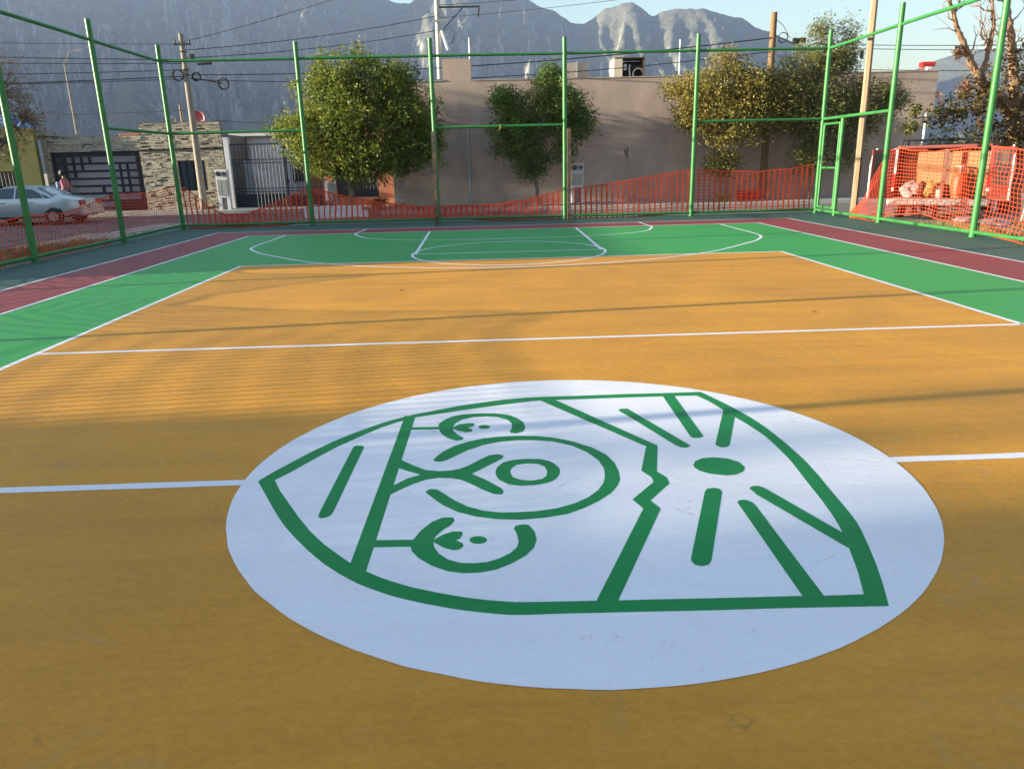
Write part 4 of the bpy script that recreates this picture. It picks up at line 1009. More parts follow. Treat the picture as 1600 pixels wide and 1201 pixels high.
# --- olive house at the left edge
YO = 31.2
oh = thing('house', 'olive green house with a blue tarpaulin on the roof at the left edge', 'house', (-23.5, YO, ZR))
MB().box(-28.5, -22.35, YO, YO + .25, ZR - .1, 3.38).build('wall', m_olive, oh)
MB().box(-20.8, -19.76, YO, YO + .25, ZR - .1, 3.38).build('wall', m_olive, oh)
MB().box(-22.349, -20.801, YO + .002, YO + .248, 1.62, 3.378).build('wall', m_olive, oh)
MB().box(-22.349, -20.801, YO + .002, YO + .248, ZR - .1, 0.2).build('wall', m_olive, oh)
MB().box(-28.5, -19.77, YO + .251, YO + 5, 3.1, 3.25).build('roof', m_grey, oh)
MB().box(-28.5, -28.25, YO + .252, YO + 5, ZR, 3.09).build('wall', m_olive, oh)
MB().box(-22.349, -20.801, YO + .16, YO + .18, .2, 1.62).build('window_glass', m_glass, oh)
for k in range(10): x = -22.3 + k * .163; MB().tube([(x, YO + .05, .2), (x, YO + .05, 1.62)], .014, 6).build('window_bar', m_black, oh)
for z in (.32, 1.48): MB().box(-22.345, -20.805, YO + .03, YO + .07, z, z + .03).build('window_bar', m_black, oh)
vs = []; fs = []; n_ = 16
for i in range(n_ + 1):
    for j in range(9):
        u = i / n_; x = -21.4 + 1.5 * u
        zt = 4.15 - .55 * u + .12 * noise.noise((x * 3.2, 0, 2))
        prof = [(-.04, -.55), (-.07, -.30), (-.03, -.08), (.06, 0), (.25, .03), (.5, .0), (.75, -.1), (.9, -.25), (.95, -.5)][j]
        vs.append((x + .05 * noise.noise((x * 3, j, 1)), YO + .08 + prof[0] * .7 + .07 * noise.noise((x * 4, j * .8, 5)), max(zt + prof[1] * .8, 3.40)))
for i in range(n_):
    for j in range(8): fs.append((i * 9 + j, i * 9 + j + 1, i * 9 + j + 10, i * 9 + j + 9))
o = MB().add(vs, fs).build('tarpaulin', m_bluep, org=(-20.6, YO + .4, 3.38), smooth=True); tag(o, 'crumpled blue tarpaulin heaped on the olive house roof', 'tarpaulin')

# --- pale house behind the navy bar gate
ph = thing('house', 'pale house set back behind the navy bar gate', 'house', (-9.8, 35.5, ZR))
MB().box(-12.6, -7.0, 35.4, 41, ZR - .1, 3.0).build('wall', m_pale, ph)
MB().box(-12.7, -6.9, 35.1, 41.1, 3.002, 3.14).build('roof_slab', m_pale, ph)
MB().box(-10.3, -9.35, 35.35, 35.398, 0.85, 1.95).build('dark_window', m_glass, ph)
MB().box(-9.05, -7.2, 35.25, 35.39, ZR, 2.6).build('salmon_wall', m_salmon, ph)
MB().box(-8.5, -7.6, 35.2, 35.248, 1.0, 2.2).build('dark_window', m_glass, ph)
bn = MB(); vs = []; fs = []
for i in range(15):
    for j in range(9):
        u, v = i / 14, j / 8
        top = 1.95 - 1.15 * math.sin(math.pi * min(1, u * 1.05)) ** 1.5 * .6 + .25 * u
        vs.append((-11.6 + 2.25 * u, 33.2 + .08 * math.sin(u * 9 + v * 3), -0.1 + (top + .1) * v))
for i in range(14):
    for j in range(8): fs.append((i * 9 + j, i * 9 + j + 1, i * 9 + j + 10, i * 9 + j + 9))
bn.add(vs, fs); o = bn.build('canvas_sheet', m_cloth, org=(-10.5, 33.2, ZR), smooth=True); tag(o, 'sagging white canvas sheet hung behind the navy bar gate', 'sheet')
gg = thing('gate', 'tall navy iron gate of close upright bars between white pillars', 'gate', (-9.6, YS, ZR))
for k in range(26):
    x = -11.60 + k * .158; MB().tube([(x, YS, ZR + .05), (x, YS, 2.52)], .016, 6).build('upright_bar', m_navy, gg)
for z, h_ in ((2.50, .06), (1.86, .04), (1.72, .04), (.62, .04), (.48, .04), (ZR + .06, .05)): MB().box(-11.64, -7.62, YS - .025, YS + .025, z, z + h_).build('cross_bar', m_navy, gg)
MB().box(-11.63, -9.3, YS + .03, YS + .045, ZR + .08, .40).build('kick_panel', m_navy, gg)
MB().box(-9.28, -7.65, YS + .03, YS + .045, ZR + .08, .30).build('kick_panel', m_navy, gg)
MB().box(-9.34, -9.24, YS - .04, YS + .04, ZR, 2.55).build('meeting_stile', m_navy, gg)
MB().bevbox(-9.28, -9.16, YS - .09, YS - .04, .85, 1.0, .01).build('lock', m_black, gg)
for x, z in ((-11.86, 2.78), (-7.62, 2.2)):
    p = thing('gate_pillar', 'white plastered pillar %s of the navy bar gate' % ('left' if x < -10 else 'right'), 'pillar', (x + .1, YS, ZR))
    MB().bevbox(x, x + .21, YS - .12, YS + .12, ZR - .05, z, .01).build('shaft', m_pale, p)
    MB().bevbox(x - .02, x + .23, YS - .14, YS + .14, z + .001, z + .05, .01).build('cap', m_pale, p)

# --- salmon house behind the big tree
sa = thing('house', 'salmon and grey house behind the big round tree', 'house', (-5.8, 31.1, ZR))
W = MB(); W.box(-7.38, -6.97, 31.1, 31.35, ZR - .1, 3.3); W.box(-5.15, -4.33, 31.1, 31.35, ZR - .1, 3.3); W.box(-6.97, -5.15, 31.101, 31.349, ZR - .1, .18); W.box(-6.97, -5.15, 31.101, 31.349, 1.2, 3.3)
MB().box(-7.38, -4.34, 34.5, 34.7, ZR, 3.3).build('wall', m_salmon, sa)
W.build('wall', m_salmon, sa)
MB().box(-7.4, -4.33, 31.36, 34.49, 3.1, 3.28).build('roof', m_grey, sa)
MB().box(-6.97, -5.15, 31.24, 31.26, .18, 1.2).build('window_glass', m_glass, sa)
MB().box(-6.0, -5.2, 31.265, 31.28, .2, 1.18).build('curtain', m_curt, sa)
for k in range(12): x = -6.92 + k * .157; MB().tube([(x, 31.14, .18), (x, 31.14, 1.2)], .013, 6).build('window_bar', m_black, sa)
for z in (.2, .95, 1.17): MB().box(-6.97, -5.15, 31.12, 31.16, z - .015, z + .015).build('window_bar', m_black, sa)
MB().bevbox(-7.36, -6.99, 31.0, 31.098, ZR - .05, 1.5, .01).build('grey_dado', m_grey, sa)
o = MB().disc((-7.25, 30.95, 1.05), (0, 1, 0), .13, .03, 20).build('round_sign', mat('orange_sign', (0.70, 0.10, 0.03), 0.6, 0.05), org=(-7.25, 30.95, 1.05)); tag(o, 'small round orange plate on the grey wall beside the big tree', 'sign')

# --- planter
pl = thing('planter', 'low white block planter with a stepped end at the street edge', 'planter', (-6, 25.3, ZR))
MB().bevbox(-7.12, -5.02, 25.1, 25.45, ZR - .05, .12, .02).build('wall', m_pale, pl)
MB().bevbox(-5.018, -4.80, 25.1, 25.45, ZR - .05, -.07, .02).build('step', m_pale, pl)
MB().box(-7.0, -5.1, 25.451, 26.4, ZR - .05, .02).build('soil', m_dirt, pl)
MB().bevbox(-7.12, -6.95, 25.452, 26.5, ZR - .05, .12, .02).build('wall', m_pale, pl)

# --- electricity meter cabinets
def meter(x, y, z0, z1, label, wide):
    t = thing('meter_post', label, 'meter box', (x, y, z0), 'electricity meter posts')
    w = wide / 2
    MB().bevbox(x - w, x + w, y, y + .25, z0 + .62, z1, .012).build('cabinet', m_pale, t)
    MB().bevbox(x - w, x - w * .45, y + .02, y + .24, z0, z0 + .618, .01).build('leg', m_pale, t)
    MB().bevbox(x + w * .45, x + w, y + .02, y + .24, z0, z0 + .618, .01).build('leg', m_pale, t)
    for s in (-1, 1):
        c = (x + s * w * .48, y - .04, z1 - .17)
        d = MB().disc(c, (0, 1, 0), .10, .08, 20).build('meter', m_black if s < 0 else m_steel, t, smooth=True)
        MB().disc((c[0], c[1] - .045, c[2]), (0, 1, 0), .075, .01, 20).build('meter_glass', m_glass, d, smooth=True)
        MB().bevbox(x + s * w * .48 - w * .38, x + s * w * .48 + w * .38, y - .03, y - .001, z0 + .72, z1 - .42, .008).build('breaker_box', m_grey if wide < .5 else m_steel, t)
    MB().box(x - w * .4, x + w * .4, y + .15, y + .2, z0, z0 + .61).build('recess_panel', m_grey, t)
    return t
meter(-11.73, 30.4, ZR, 1.49, 'white meter post with two round dials by the navy bar gate', .50)
meter(3.43, 28.8, ZR + .12, 1.42, 'white meter post with two round dials by the right goal post', .50)
rc = thing('crate', 'red plastic crate on the pavement under the olive brown tree', 'crate', (10.2, 27.4, ZR + .13))
C = MB()
for (a, b, c, d) in ((9.8, 9.84, 27.2, 27.6), (10.56, 10.6, 27.2, 27.6)): C.box(a, b, c, d, ZR + .14, .22)
for y in (27.2, 27.58):
    for k in range(4): C.box(9.841, 10.559, y, y + .03, ZR + .15 + k * .09, ZR + .21 + k * .09)
C.box(9.841, 10.559, 27.231, 27.579, ZR + .14, ZR + .16)
C.build('basket', m_redp, rc); MB().box(9.9, 10.5, 27.3, 27.5, ZR + .165, .1).build('contents', m_black, rc)
# ------------------------------------------------------------------ poles and wires
m_wire = mat('black_cable', (0.012, 0.012, 0.014), 0.6, 0)
p1 = thing('utility_pole', 'slim concrete utility pole with coiled cables before the stone house', 'utility pole', (-12.88, 31.1, ZR))
MB().tube([(-12.88, 31.1, ZR - .3), (-12.88, 31.1, 3), (-12.89, 31.1, 6.95)], [.16, .135, .10], 10).build('shaft', m_pole, p1, smooth=True)
MB().box(-13.2, -12.5, 31.0, 31.05, 6.50, 6.57).build('crossarm', m_black, p1)
for x in (-13.15, -12.55): MB().lathe((x, 31.02, 6.575), [(.03, 0), (.045, .04), (.03, .08), (.04, .11), (.015, .14)], 10).build('insulator', m_black, p1, smooth=True)
for z in (6.25, 5.95, 5.55): MB().torus((-12.885, 31.1, z), (0, 0, 1), .13, .02).build('clamp_band', m_black, p1, smooth=True)
for (x, z, R_) in ((-13.2, 5.32, .22), (-12.45, 5.25, .17), (-11.35, 4.95, .22)):
    for k in range(3): MB().torus((x + .015 * k, 30.95 + .03 * k, z + .01 * k), (.1 * k, 1, .1), R_, .018, 24, 6).build('cable_coil', m_wire, p1, smooth=True)
MB().bevbox(-12.6, -12.4, 30.9, 31.02, 5.95, 6.15, .02).build('splice_box', m_black, p1)
MB().tube([(-12.3, 30.95, 5.75), (-11.7, 30.95, 5.78)], .05, 8).build('splice_sleeve', m_black, p1, smooth=True)
MB().tube([(-12.7, 31, 5.2), (-12.0, 31, 5.12), (-11.4, 31, 4.98)], .03, 6).build('drop_cable', m_wire, p1, smooth=True)
p2 = thing('utility_pole', 'round wooden utility pole rising through the olive brown tree', 'utility pole', (11.03, 28.2, ZR + .13))
MB().tube([(11.03, 28.2, ZR - .2), (11.03, 28.2, 3), (11.02, 28.2, 6.86)], [.15, .14, .12], 12).build('shaft', m_wood, p2, smooth=True)
for k in range(3): MB().torus((11.4, 28.1 + .02 * k, 5.95), (0, 1, .1 * k), .18, .014, 22, 5).build('cable_coil', m_wire, p2, smooth=True)
MB().bevbox(11.8, 12.3, 28.05, 28.2, 5.72, 5.92, .03).build('splice_box', m_black, p2)
MB().tube([(11.06, 28.1, 6.6), (11.35, 28.1, 6.4), (11.65, 28.1, 5.95)], .012, 5).build('jumper', m_wire, p2)
p3 = thing('utility_pole', 'tall slim steel utility pole behind the taupe stair tower', 'utility pole', (-2.65, 40.2, ZR))
MB().tube([(-2.65, 40.2, ZR - .2), (-2.66, 40.2, 5), (-2.62, 40.2, 14)], [.19, .17, .12], 12).build('shaft', m_steel, p3, smooth=True)
MB().box(-2.95, -2.1, 40.0, 40.08, 8.68, 8.78).build('crossarm', m_steel, p3)
MB().box(-2.55, -0.4, 40.1, 40.16, 9.35, 9.43).build('crossarm', m_black, p3)
MB().bar((-2.4, 40.1, 8.3), (-1.3, 40.1, 9.35), .05, .05).build('brace', m_black, p3)
MB().tube([(-2.45, 40, 8.25), (-2.15, 40, 7.3)], .09, 10).build('fuse_cutout', m_pale, p3, smooth=True)
MB().tube([(-2.3, 40, 8.2), (-2.0, 40, 8.5), (-1.75, 40, 8.1), (-1.9, 40, 7.7), (-2.2, 40, 7.5)], .02, 6).build('jumper', m_wire, p3)
MB().tube([(-0.45, 40.1, 9.3), (-.52, 40.1, 8.9)], .05, 8).build('insulator', m_black, p3, smooth=True)
p4 = thing('wooden_pole', 'pale squared wooden pole standing just outside the right fence', 'pole', (8.93, 15.75, -0.08))
mb = MB().tube([(8.93, 15.75, -0.3), (8.93, 15.75, 3), (8.91, 15.75, 7.2)], [.085, .08, .07], 6); mb.build('shaft', m_wood2, p4)
MB().tube([(8.93, 15.75, 1.4), (8.93, 15.75, 1.43)], .088, 6).build('wire_wrap', m_rust, p4)
lp = thing('street_lamp', 'distant slim street lamp with bent arm above the stone house', 'street lamp', (-38.5, 72.3, ZR))
MB().tube([(-38.5, 72.3, ZR), (-38.5, 72.3, 11.1)], [.13, .09], 8).build('pole', m_pole, lp, smooth=True)
MB().tube([(-38.45, 72.3, 11.0), (-37.9, 72.3, 12.0), (-37.2, 72.3, 12.1)], .05, 6).build('arm', m_pole, lp)
MB().bevbox(-37.3, -36.7, 72.2, 72.45, 12.04, 12.16, .03).build('lamp_head', m_grey, lp)
l2 = thing('street_lamp', 'tiny white street lamp far off past the end of the taupe building', 'street lamp', (35.5, 60, ZR))
MB().tube([(35.5, 60, ZR), (35.5, 60, 4.6)], .09, 8).build('pole', m_pale, l2); MB().bar((35.1, 60, 4.62), (36, 60, 4.75), .2, .12).build('lamp_head', m_pale, l2)
def wire(a, b, sag, r, label):
    a, b = Vector(a), Vector(b); n = 24
    P = [a.lerp(b, i / n) - Vector((0, 0, sag * 4 * (i / n) * (1 - i / n))) for i in range(n + 1)]
    o = MB().tube(P, r, 5).build('overhead_cable', m_wire, org=a); return tag(o, label, 'cable', 'overhead cables')
wire((-12.9, 31.0, 5.35), (10.98, 28.1, 5.95), .35, .022, 'upper black cable from the concrete pole to the round wooden pole')
wire((-12.5, 31.0, 5.15), (10.98, 28.1, 5.45), .45, .018, 'lower black cable from the concrete pole to the round wooden pole')
wire((-12.9, 31.0, 6.30), (-2.6, 40.1, 9.0), .20, .016, 'cable climbing from the concrete pole to the steel pole crossarm')
wire((-12.9, 31.0, 6.00), (-2.6, 40.1, 8.3), .20, .016, 'lower cable climbing from the concrete pole to the steel pole')
wire((-12.9, 31.0, 6.60), (-2.6, 40.1, 11.5), .2, .012, 'thin top cable climbing from the concrete pole to the steel pole')
LB = 'dark cable running left from the concrete pole'
for z0, (xe, ye, ze), r_, lb in ((6.55, (-40, 24, 7.0), .010, 'thin topmost cable running left from the concrete pole'), (5.95, (-42, 31, 7.6), .022, 'thick upper cable running left from the concrete pole'), (5.80, (-42, 29, 6.9), .016, 'second cable running left from the concrete pole'), (5.55, (-42, 26, 5.6), .016, 'middle cable running left from the concrete pole'), (5.30, (-42, 23, 4.6), .020, 'steep lower cable running left from the concrete pole'), (5.2, (-42, 24, 4.9), .014, 'lowest cable running left from the concrete pole')):
    wire((-12.95, 31.05, z0), (xe, ye, ze), .25, r_, lb)
wire((-12.9, 31.05, 3.95), (-40, 33, 4.2), .15, .014, 'low cable running left above the stone house roof')
wire((-13.0, 34.0, 3.7), (-5, 33, 3.3), .1, .014, 'low cable from the satellite dish to the big round tree')
wire((11.05, 28.1, 6.05), (15.0, 34, 6.3), .1, .02, 'short black cable leaving the round wooden pole to the right')
wire((15.0, 34, 6.45), (60, 36, 7.6), .6, .016, 'upper cable crossing the sky behind the right fence')
wire((15.0, 34, 6.3), (60, 36, 7.2), .6, .016, 'middle cable crossing the sky behind the right fence')
wire((15.0, 34, 5.4), (60, 36, 6.2), .6, .016, 'lower cable crossing the sky behind the right fence')
wire((-2.6, 40.2, 10.6), (30, 30, 13.2), .9, .016, 'upper cable crossing the sky right of the steel pole')
wire((-2.6, 40.2, 9.5), (30, 30, 12.3), .9, .016, 'middle cable crossing the sky right of the steel pole')
wire((-2.6, 40.2, 8.9), (34, 30, 12.6), .9, .012, 'lower cable crossing the sky right of the steel pole')

# ------------------------------------------------------------------ parked silver car
cr = thing('parked_car', 'silver sedan parked on the street at the left edge', 'car', (-17.4, 25.9, ZR))
m_silver = mat('silver_paint', (0.50, 0.51, 0.52), 0.28, 0.04, 3, metal=0.55, coat=0.5)
m_cglass = mat('car_glass', (0.035, 0.045, 0.05), 0.05, 0, spec=0.9)
m_tail = mat('tail_lamp_red', (0.45, 0.02, 0.02), 0.2, 0.05)
st = [(0.0, .40, .66, .68, .78), (.06, .30, .84, .88, .82), (.5, .24, .90, .97, .85), (.98, .22, .92, 1.02, .87), (1.25, .22, .92, 1.19, .87), (1.62, .22, .92, 1.35, .88), (2.2, .22, .91, 1.40, .88), (2.8, .22, .90, 1.38, .88), (3.2, .22, .89, 1.20, .87), (3.62, .22, .88, .98, .86), (4.1, .24, .83, .89, .84), (4.4, .28, .70, .76, .80), (4.52, .38, .55, .58, .72)]
CX, CY = -15.15, 25.9
vs = []; fs = []
for s, zb, zw, zt, w in st:
    glass = max(0, min(1, (zt - zw - .08) / .25)); wr = w * .97 - (.245) * glass
    ring = [(-w * .80, zb), (-w * .97, zb + .10), (-w, (zb + zw) / 2 + .02), (-w * .97, zw), (-wr, zt - .05), (-wr * .72, zt), (0, zt + .015), (wr * .72, zt), (wr, zt - .05), (w * .97, zw), (w, (zb + zw) / 2 + .02), (w * .97, zb + .10), (w * .80, zb)]
    vs += [(CX - s, CY + y, ZR + z) for y, z in ring]
k_ = 13
for i in range(len(st) - 1):
    for j in range(k_): fs.append((i * k_ + j, i * k_ + (j + 1) % k_, (i + 1) * k_ + (j + 1) % k_, (i + 1) * k_ + j))
fs += [tuple(range(k_)), tuple(range((len(st) - 1) * k_, len(st) * k_))]
body = MB().add(vs, fs).build('body', m_silver, cr, smooth=True)
for sgn in (-1, 1):
    def gy(z): return CY + sgn * (.852 - .235 * (z - .92) / .43 + .012)
    for poly in ([(1.30, .96), (1.42, 1.11), (1.72, 1.27), (2.28, 1.33), (2.28, .96)], [(2.36, .96), (2.36, 1.33), (2.78, 1.31), (3.12, 1.14), (3.42, .96)], [(1.02, .96), (1.24, .96), (1.36, 1.10)]):
        P3_ = [(CX - s, gy(z), ZR + z) for s, z in poly]
        Q3_ = [(CX - s, gy(z) - sgn * .05, ZR + z) for s, z in poly]; n = len(poly)
        MB().add(P3_ + Q3_, [tuple(range(n)), tuple(range(2 * n - 1, n - 1, -1))] + [(i, (i + 1) % n, (i + 1) % n + n, i + n) for i in range(n)]).build('side_window', m_cglass, cr)
    MB().bevbox(CX - .16, CX - .0, CY + sgn * .60 - .20, CY + sgn * .60 + .22, ZR + .66, ZR + .86, .03).build('tail_lamp', m_tail, cr)
    for s in (1.75, 2.75): MB().bevbox(CX - s - .10, CX - s + .10, CY + sgn * .885 - .02, CY + sgn * .885 + .02, ZR + .80, ZR + .835, .008).build('door_handle', m_silver, cr)
    MB().box(CX - 3.6, CX - 1.1, CY + sgn * .882 - .012, CY + sgn * .882 + .012, ZR + .50, ZR + .54).build('rub_strip', m_silver, cr)
    MB().bevbox(CX - 3.45, CX - 3.25, CY + sgn * .95 - .09, CY + sgn * .95 + .09, ZR + .95, ZR + 1.07, .03).build('mirror', m_silver, cr)
    for s in (.98, 3.55):
        y = CY + sgn * .80
        MB().disc((CX - s, y + sgn * .05, ZR + .33), (0, 1, 0), .345, .02, 26).build('wheel_arch', m_rubber, cr)
        w_ = MB().torus((CX - s, y + sgn * .07, ZR + .31), (0, 1, 0), .225, .085, 26, 8).build('tyre', m_rubber, cr, smooth=True)
        MB().disc((CX - s, y + sgn * .10, ZR + .31), (0, 1, 0), .17, .07, 22).build('rim', m_steel, w_, smooth=True)
MB().add([(CX - 1.02, CY - .66, ZR + 1.055), (CX - 1.02, CY + .66, ZR + 1.055), (CX - 1.58, CY + .50, ZR + 1.355), (CX - 1.58, CY - .50, ZR + 1.355)], [(0, 1, 2, 3)]).build('rear_window', m_cglass, cr)
MB().add([(CX - 3.58, CY - .66, ZR + 1.02), (CX - 3.58, CY + .66, ZR + 1.02), (CX - 2.86, CY + .52, ZR + 1.395), (CX - 2.86, CY - .52, ZR + 1.395)], [(0, 3, 2, 1)]).build('windscreen', m_cglass, cr)
MB().bevbox(CX - .12, CX + .05, CY - .78, CY + .78, ZR + .32, ZR + .52, .04).build('bumper', m_silver, cr)
MB().box(CX + .051, CX + .058, CY - .25, CY + .25, ZR + .56, ZR + .68).build('number_plate', m_pale, cr)

# ------------------------------------------------------------------ person on the far pavement
def skin(name, pts, edges, radii, root, material, parent=None, org=(0, 0, 0)):
    me = bpy.data.meshes.new(name); me.from_pydata([tuple(p) for p in pts], edges, [])
    o = bpy.data.objects.new(name, me); COL.objects.link(o)
    md = o.modifiers.new('skin', 'SKIN'); md.use_smooth_shade = True
    for i, d in enumerate(me.skin_vertices[0].data):
        r = radii[i]; d.radius = (r, r) if not isinstance(r, tuple) else r
        d.use_root = (i == root)
    sb = o.modifiers.new('sub', 'SUBSURF'); sb.levels = 1; sb.render_levels = 2
    me.materials.append(material)
    if parent: o.parent = parent
    else: o.location = org
    ORG[o.name] = Vector(org)
    return o
pe = thing('person', 'person in a pink top with dark hair, standing before the black bar garage gate', 'person', (-18.2, 30.0, ZR + .12))
pts = [(0, 0, .92), (0, 0, 1.12), (.02, 0, 1.36), (.03, 0, 1.48), (.05, 0, 1.62), (-.02, -.10, .88), (.03, -.10, .48), (-.02, -.10, .07), (.10, -.11, .03), (-.02, .10, .88), (.05, .10, .48), (.02, .10, .07), (.14, .11, .03),
       (.02, -.19, 1.38), (.10, -.24, 1.12), (.32, -.20, 1.10), (.40, -.18, 1.11), (.02, .19, 1.38), (.08, .24, 1.12), (.30, .18, 1.06), (.38, .16, 1.06)]
ed = [(0, 1), (1, 2), (2, 3), (3, 4), (0, 5), (5, 6), (6, 7), (7, 8), (0, 9), (9, 10), (10, 11), (11, 12), (2, 13), (13, 14), (14, 15), (15, 16), (2, 17), (17, 18), (18, 19), (19, 20)]
ra = [.14, .125, .145, .055, .09, .095, .062, .045, .035, .095, .062, .045, .035, .06, .045, .036, .026, .06, .045, .036, .026]
skin('body', pts, ed, ra, 0, mat('skin_tone', (0.30, 0.15, 0.09), 0.6, 0.05), pe)
skin('shirt', [pts[i] for i in (0, 1, 2, 13, 14, 17, 18)], [(0, 1), (1, 2), (2, 3), (3, 4), (2, 5), (5, 6)], [.155, .145, .165, .075, .06, .075, .06], 0, mat('pink_cloth', (0.55, 0.16, 0.22), 0.9, 0.1), pe)
skin('trousers', [(0, 0, .93)] + [pts[i] for i in (5, 6, 7, 9, 10, 11)], [(0, 1), (1, 2), (2, 3), (0, 4), (4, 5), (5, 6)], [.155, .11, .08, .065, .11, .08, .065], 0, mat('blue_denim', (0.06, 0.09, 0.16), 0.9, 0.15), pe)
_bm = bmesh.new(); bmesh.ops.create_icosphere(_bm, subdivisions=3, radius=1)
for _v in _bm.verts:
    _d = _v.co.normalized(); _k = 1 + .12 * noise.noise(_d * 3)
    _v.co = Vector((.02 + _d.x * .15 * _k, _d.y * .145 * _k, 1.68 + max(_d.z, -.75 if _d.x < .3 else -.1) * .15 * _k)) + Vector((-18.2, 30.0, ZR + .12))
MB().bm(_bm).build('hair', mat('dark_hair', (0.02, 0.015, 0.012), 0.6, 0.2), pe, smooth=True)
sbag = skin('shoulder_bag', [(-.20, -.05, 1.34), (-.22, -.05, 1.18), (-.2, -.05, 1.05)], [(0, 1), (1, 2)], [.09, .11, .08], 1, mat('light_blue_cloth', (0.18, 0.30, 0.48), 0.9, 0.1), org=(-18.2, 30.0, ZR + .12))
tag(sbag, 'light blue bag on the back of the person in pink', 'bag')

# ------------------------------------------------------------------ red van with its back open
m_vred = mat('faded_red_paint', (0.17, 0.028, 0.024), 0.5, 0.15, 2, coat=0.2)
m_vwhite = mat('white_enamel', (0.50, 0.48, 0.45), 0.4, 0.08, 2)
m_ply = mat('plywood', (0.29, 0.16, 0.07), 0.75, 0.10, 2, stretch=(6, 1, 1))
m_chrome = mat('dull_chrome', (0.36, 0.34, 0.32), 0.35, 0.15, 4, metal=0.7)
vn_o = Vector((10.42, 14.66, -0.10)); az = RAD(40)
vn = thing('van', 'red van with open back doors and roof rack behind the right fence', 'van', vn_o)
VM = Matrix.Translation(vn_o) @ Matrix.Rotation(-az, 4, 'Z')
def vb(name, mb, m, parent=None, smooth=False): return mb.xform(VM).build(name, m, parent or vn, smooth=smooth)
HW = 1.06
def side(sx):
    x = sx * HW
    pr = [(0, .45), (0, 1.60), (.10, 1.78), (3.1, 1.80), (3.7, 1.15), (4.75, 1.02), (4.9, .8), (4.9, .45)]
    return MB().extrude(pr, 'x', min(x, x - sx * .06), max(x, x - sx * .06))
vb('side_wall', side(-1), m_vred); vb('side_wall', side(1), m_vred)
vb('roof', MB().bevbox(-HW + .062, HW - .062, .02, 3.05, 1.72, 1.80, .03), m_vred)
vb('floor', MB().box(-HW + .062, HW - .062, .0, 4.85, .50, .58), m_rust)
vb('bonnet', MB().extrude([(3.72, 1.12), (4.75, 1.0), (4.88, .78), (4.88, .52), (3.72, .6)], 'x', -HW + .062, HW - .062), m_vred)
vb('windscreen', MB().add([(-.9, 3.15, 1.74), (.9, 3.15, 1.74), (.92, 3.68, 1.16), (-.92, 3.68, 1.16)], [(0, 1, 2, 3)]), m_cglass)
for sx in (-1, 1): vb('side_window', MB().box(sx * (HW + .004) - .004, sx * (HW + .004) + .004, 2.2, 3.1, 1.15, 1.62), m_cglass)
vb('plywood_board', MB().box(-.90, -.02, .40, .44, .60, 1.66), m_ply); vb('plywood_board', MB().box(.14, .97, .40, .44, .60, 1.66), m_ply)
vb('plywood_board', MB().box(-.88, -.04, .38, .396, 1.18, 1.64), m_ply); vb('plywood_board', MB().box(.16, .95, .38, .396, 1.20, 1.64), m_ply)
vb('partition', MB().box(-.98, .98, .46, .49, .59, 1.70), m_rust)
vb('window_mullion', MB().box(.03, .11, .0, .05, .6, 1.70), m_rust)
vb('bumper', MB().bevbox(-1.08, 1.08, -.16, -.02, .40, .56, .03), m_chrome)
vb('bumper_step', MB().bevbox(-.45, .45, -.22, -.161, .42, .50, .02), m_chrome)
for sx in (-1, 1):
    a, b = sorted((sx * (HW + .01), sx * (HW - .09)))
    t_ = vb('tail_lamp', MB().bevbox(a, b, -.03, .0, .72, 1.12, .012), m_tail)
    vb('reverse_lamp', MB().box(a + .015, b - .015, -.036, -.031, .74, .82), m_vwhite, t_)
    vb('corner_post', MB().bevbox(a, b, -.018, .02, 1.13, 1.74, .01), m_vwhite if sx < 0 else m_vred)
    for y in (.85, 3.95):
        a2 = sx * (HW - .10)
        w_ = MB().torus((a2, y, .36), (1, 0, 0), .26, .10, 24, 8); w_ = vb('tyre', w_, m_rubber, smooth=True)
        vb('rim', MB().disc((a2 + sx * .04, y, .36), (1, 0, 0), .19, .10, 18), m_steel, w_, True)
vb('rear_axle', MB().tube([(-.9, .85, .36), (.9, .85, .36)], .05, 8), m_rust)
vb('spare_wheel', MB().torus((-.35, .45, .30), (0, 1, 0), .24, .09, 22, 8), m_rubber, smooth=True)
# open barn doors
def door(sx, ang, mm, name):
    D = MB(); w = .55 if sx < 0 else 1.0
    D.box(0, w, -.03, .03, .56, .90); D.box(0, .07, -.03, .03, .901, 1.72); D.box(w - .07, w, -.03, .03, .901, 1.72); D.box(.071, w - .071, -.03, .03, 1.65, 1.72)
    M_ = Matrix.Translation((sx * HW, -.02, 0)) @ Matrix.Rotation(ang, 4, 'Z')
    d = vb(name, D.xform(M_), mm)
    vb('door_glass', MB().box(.071, w - .071, -.008, .008, .901, 1.649).xform(M_), m_cglass, d)
    vb('door_edge', MB().tube([(w + .01, 0, .58), (w + .01, 0, 1.35), (w - .03, 0, 1.62), (w - .12, 0, 1.74)], .028, 8).xform(M_), m_vwhite, d, True)
door(-1, RAD(222), m_vred, 'back_door'); door(1, RAD(-62), m_vred, 'back_door')
rk = vb('roof_rack', MB().tube([(-.95, .15, 1.93), (.95, .15, 1.93), (.95, 2.6, 1.93), (-.95, 2.6, 1.93), (-.95, .15, 1.93)], .022, 6), m_black)
for y in (.15, .9, 1.7, 2.6):
    vb('rack_bar', MB().tube([(-.95, y, 1.92), (.95, y, 1.92)], .018, 6), m_black)
    for x in (-.95, .95): vb('rack_foot', MB().tube([(x, y, 1.79), (x, y, 1.93)], .02, 6), m_black)
def vplace(p): return VM @ Vector(p)
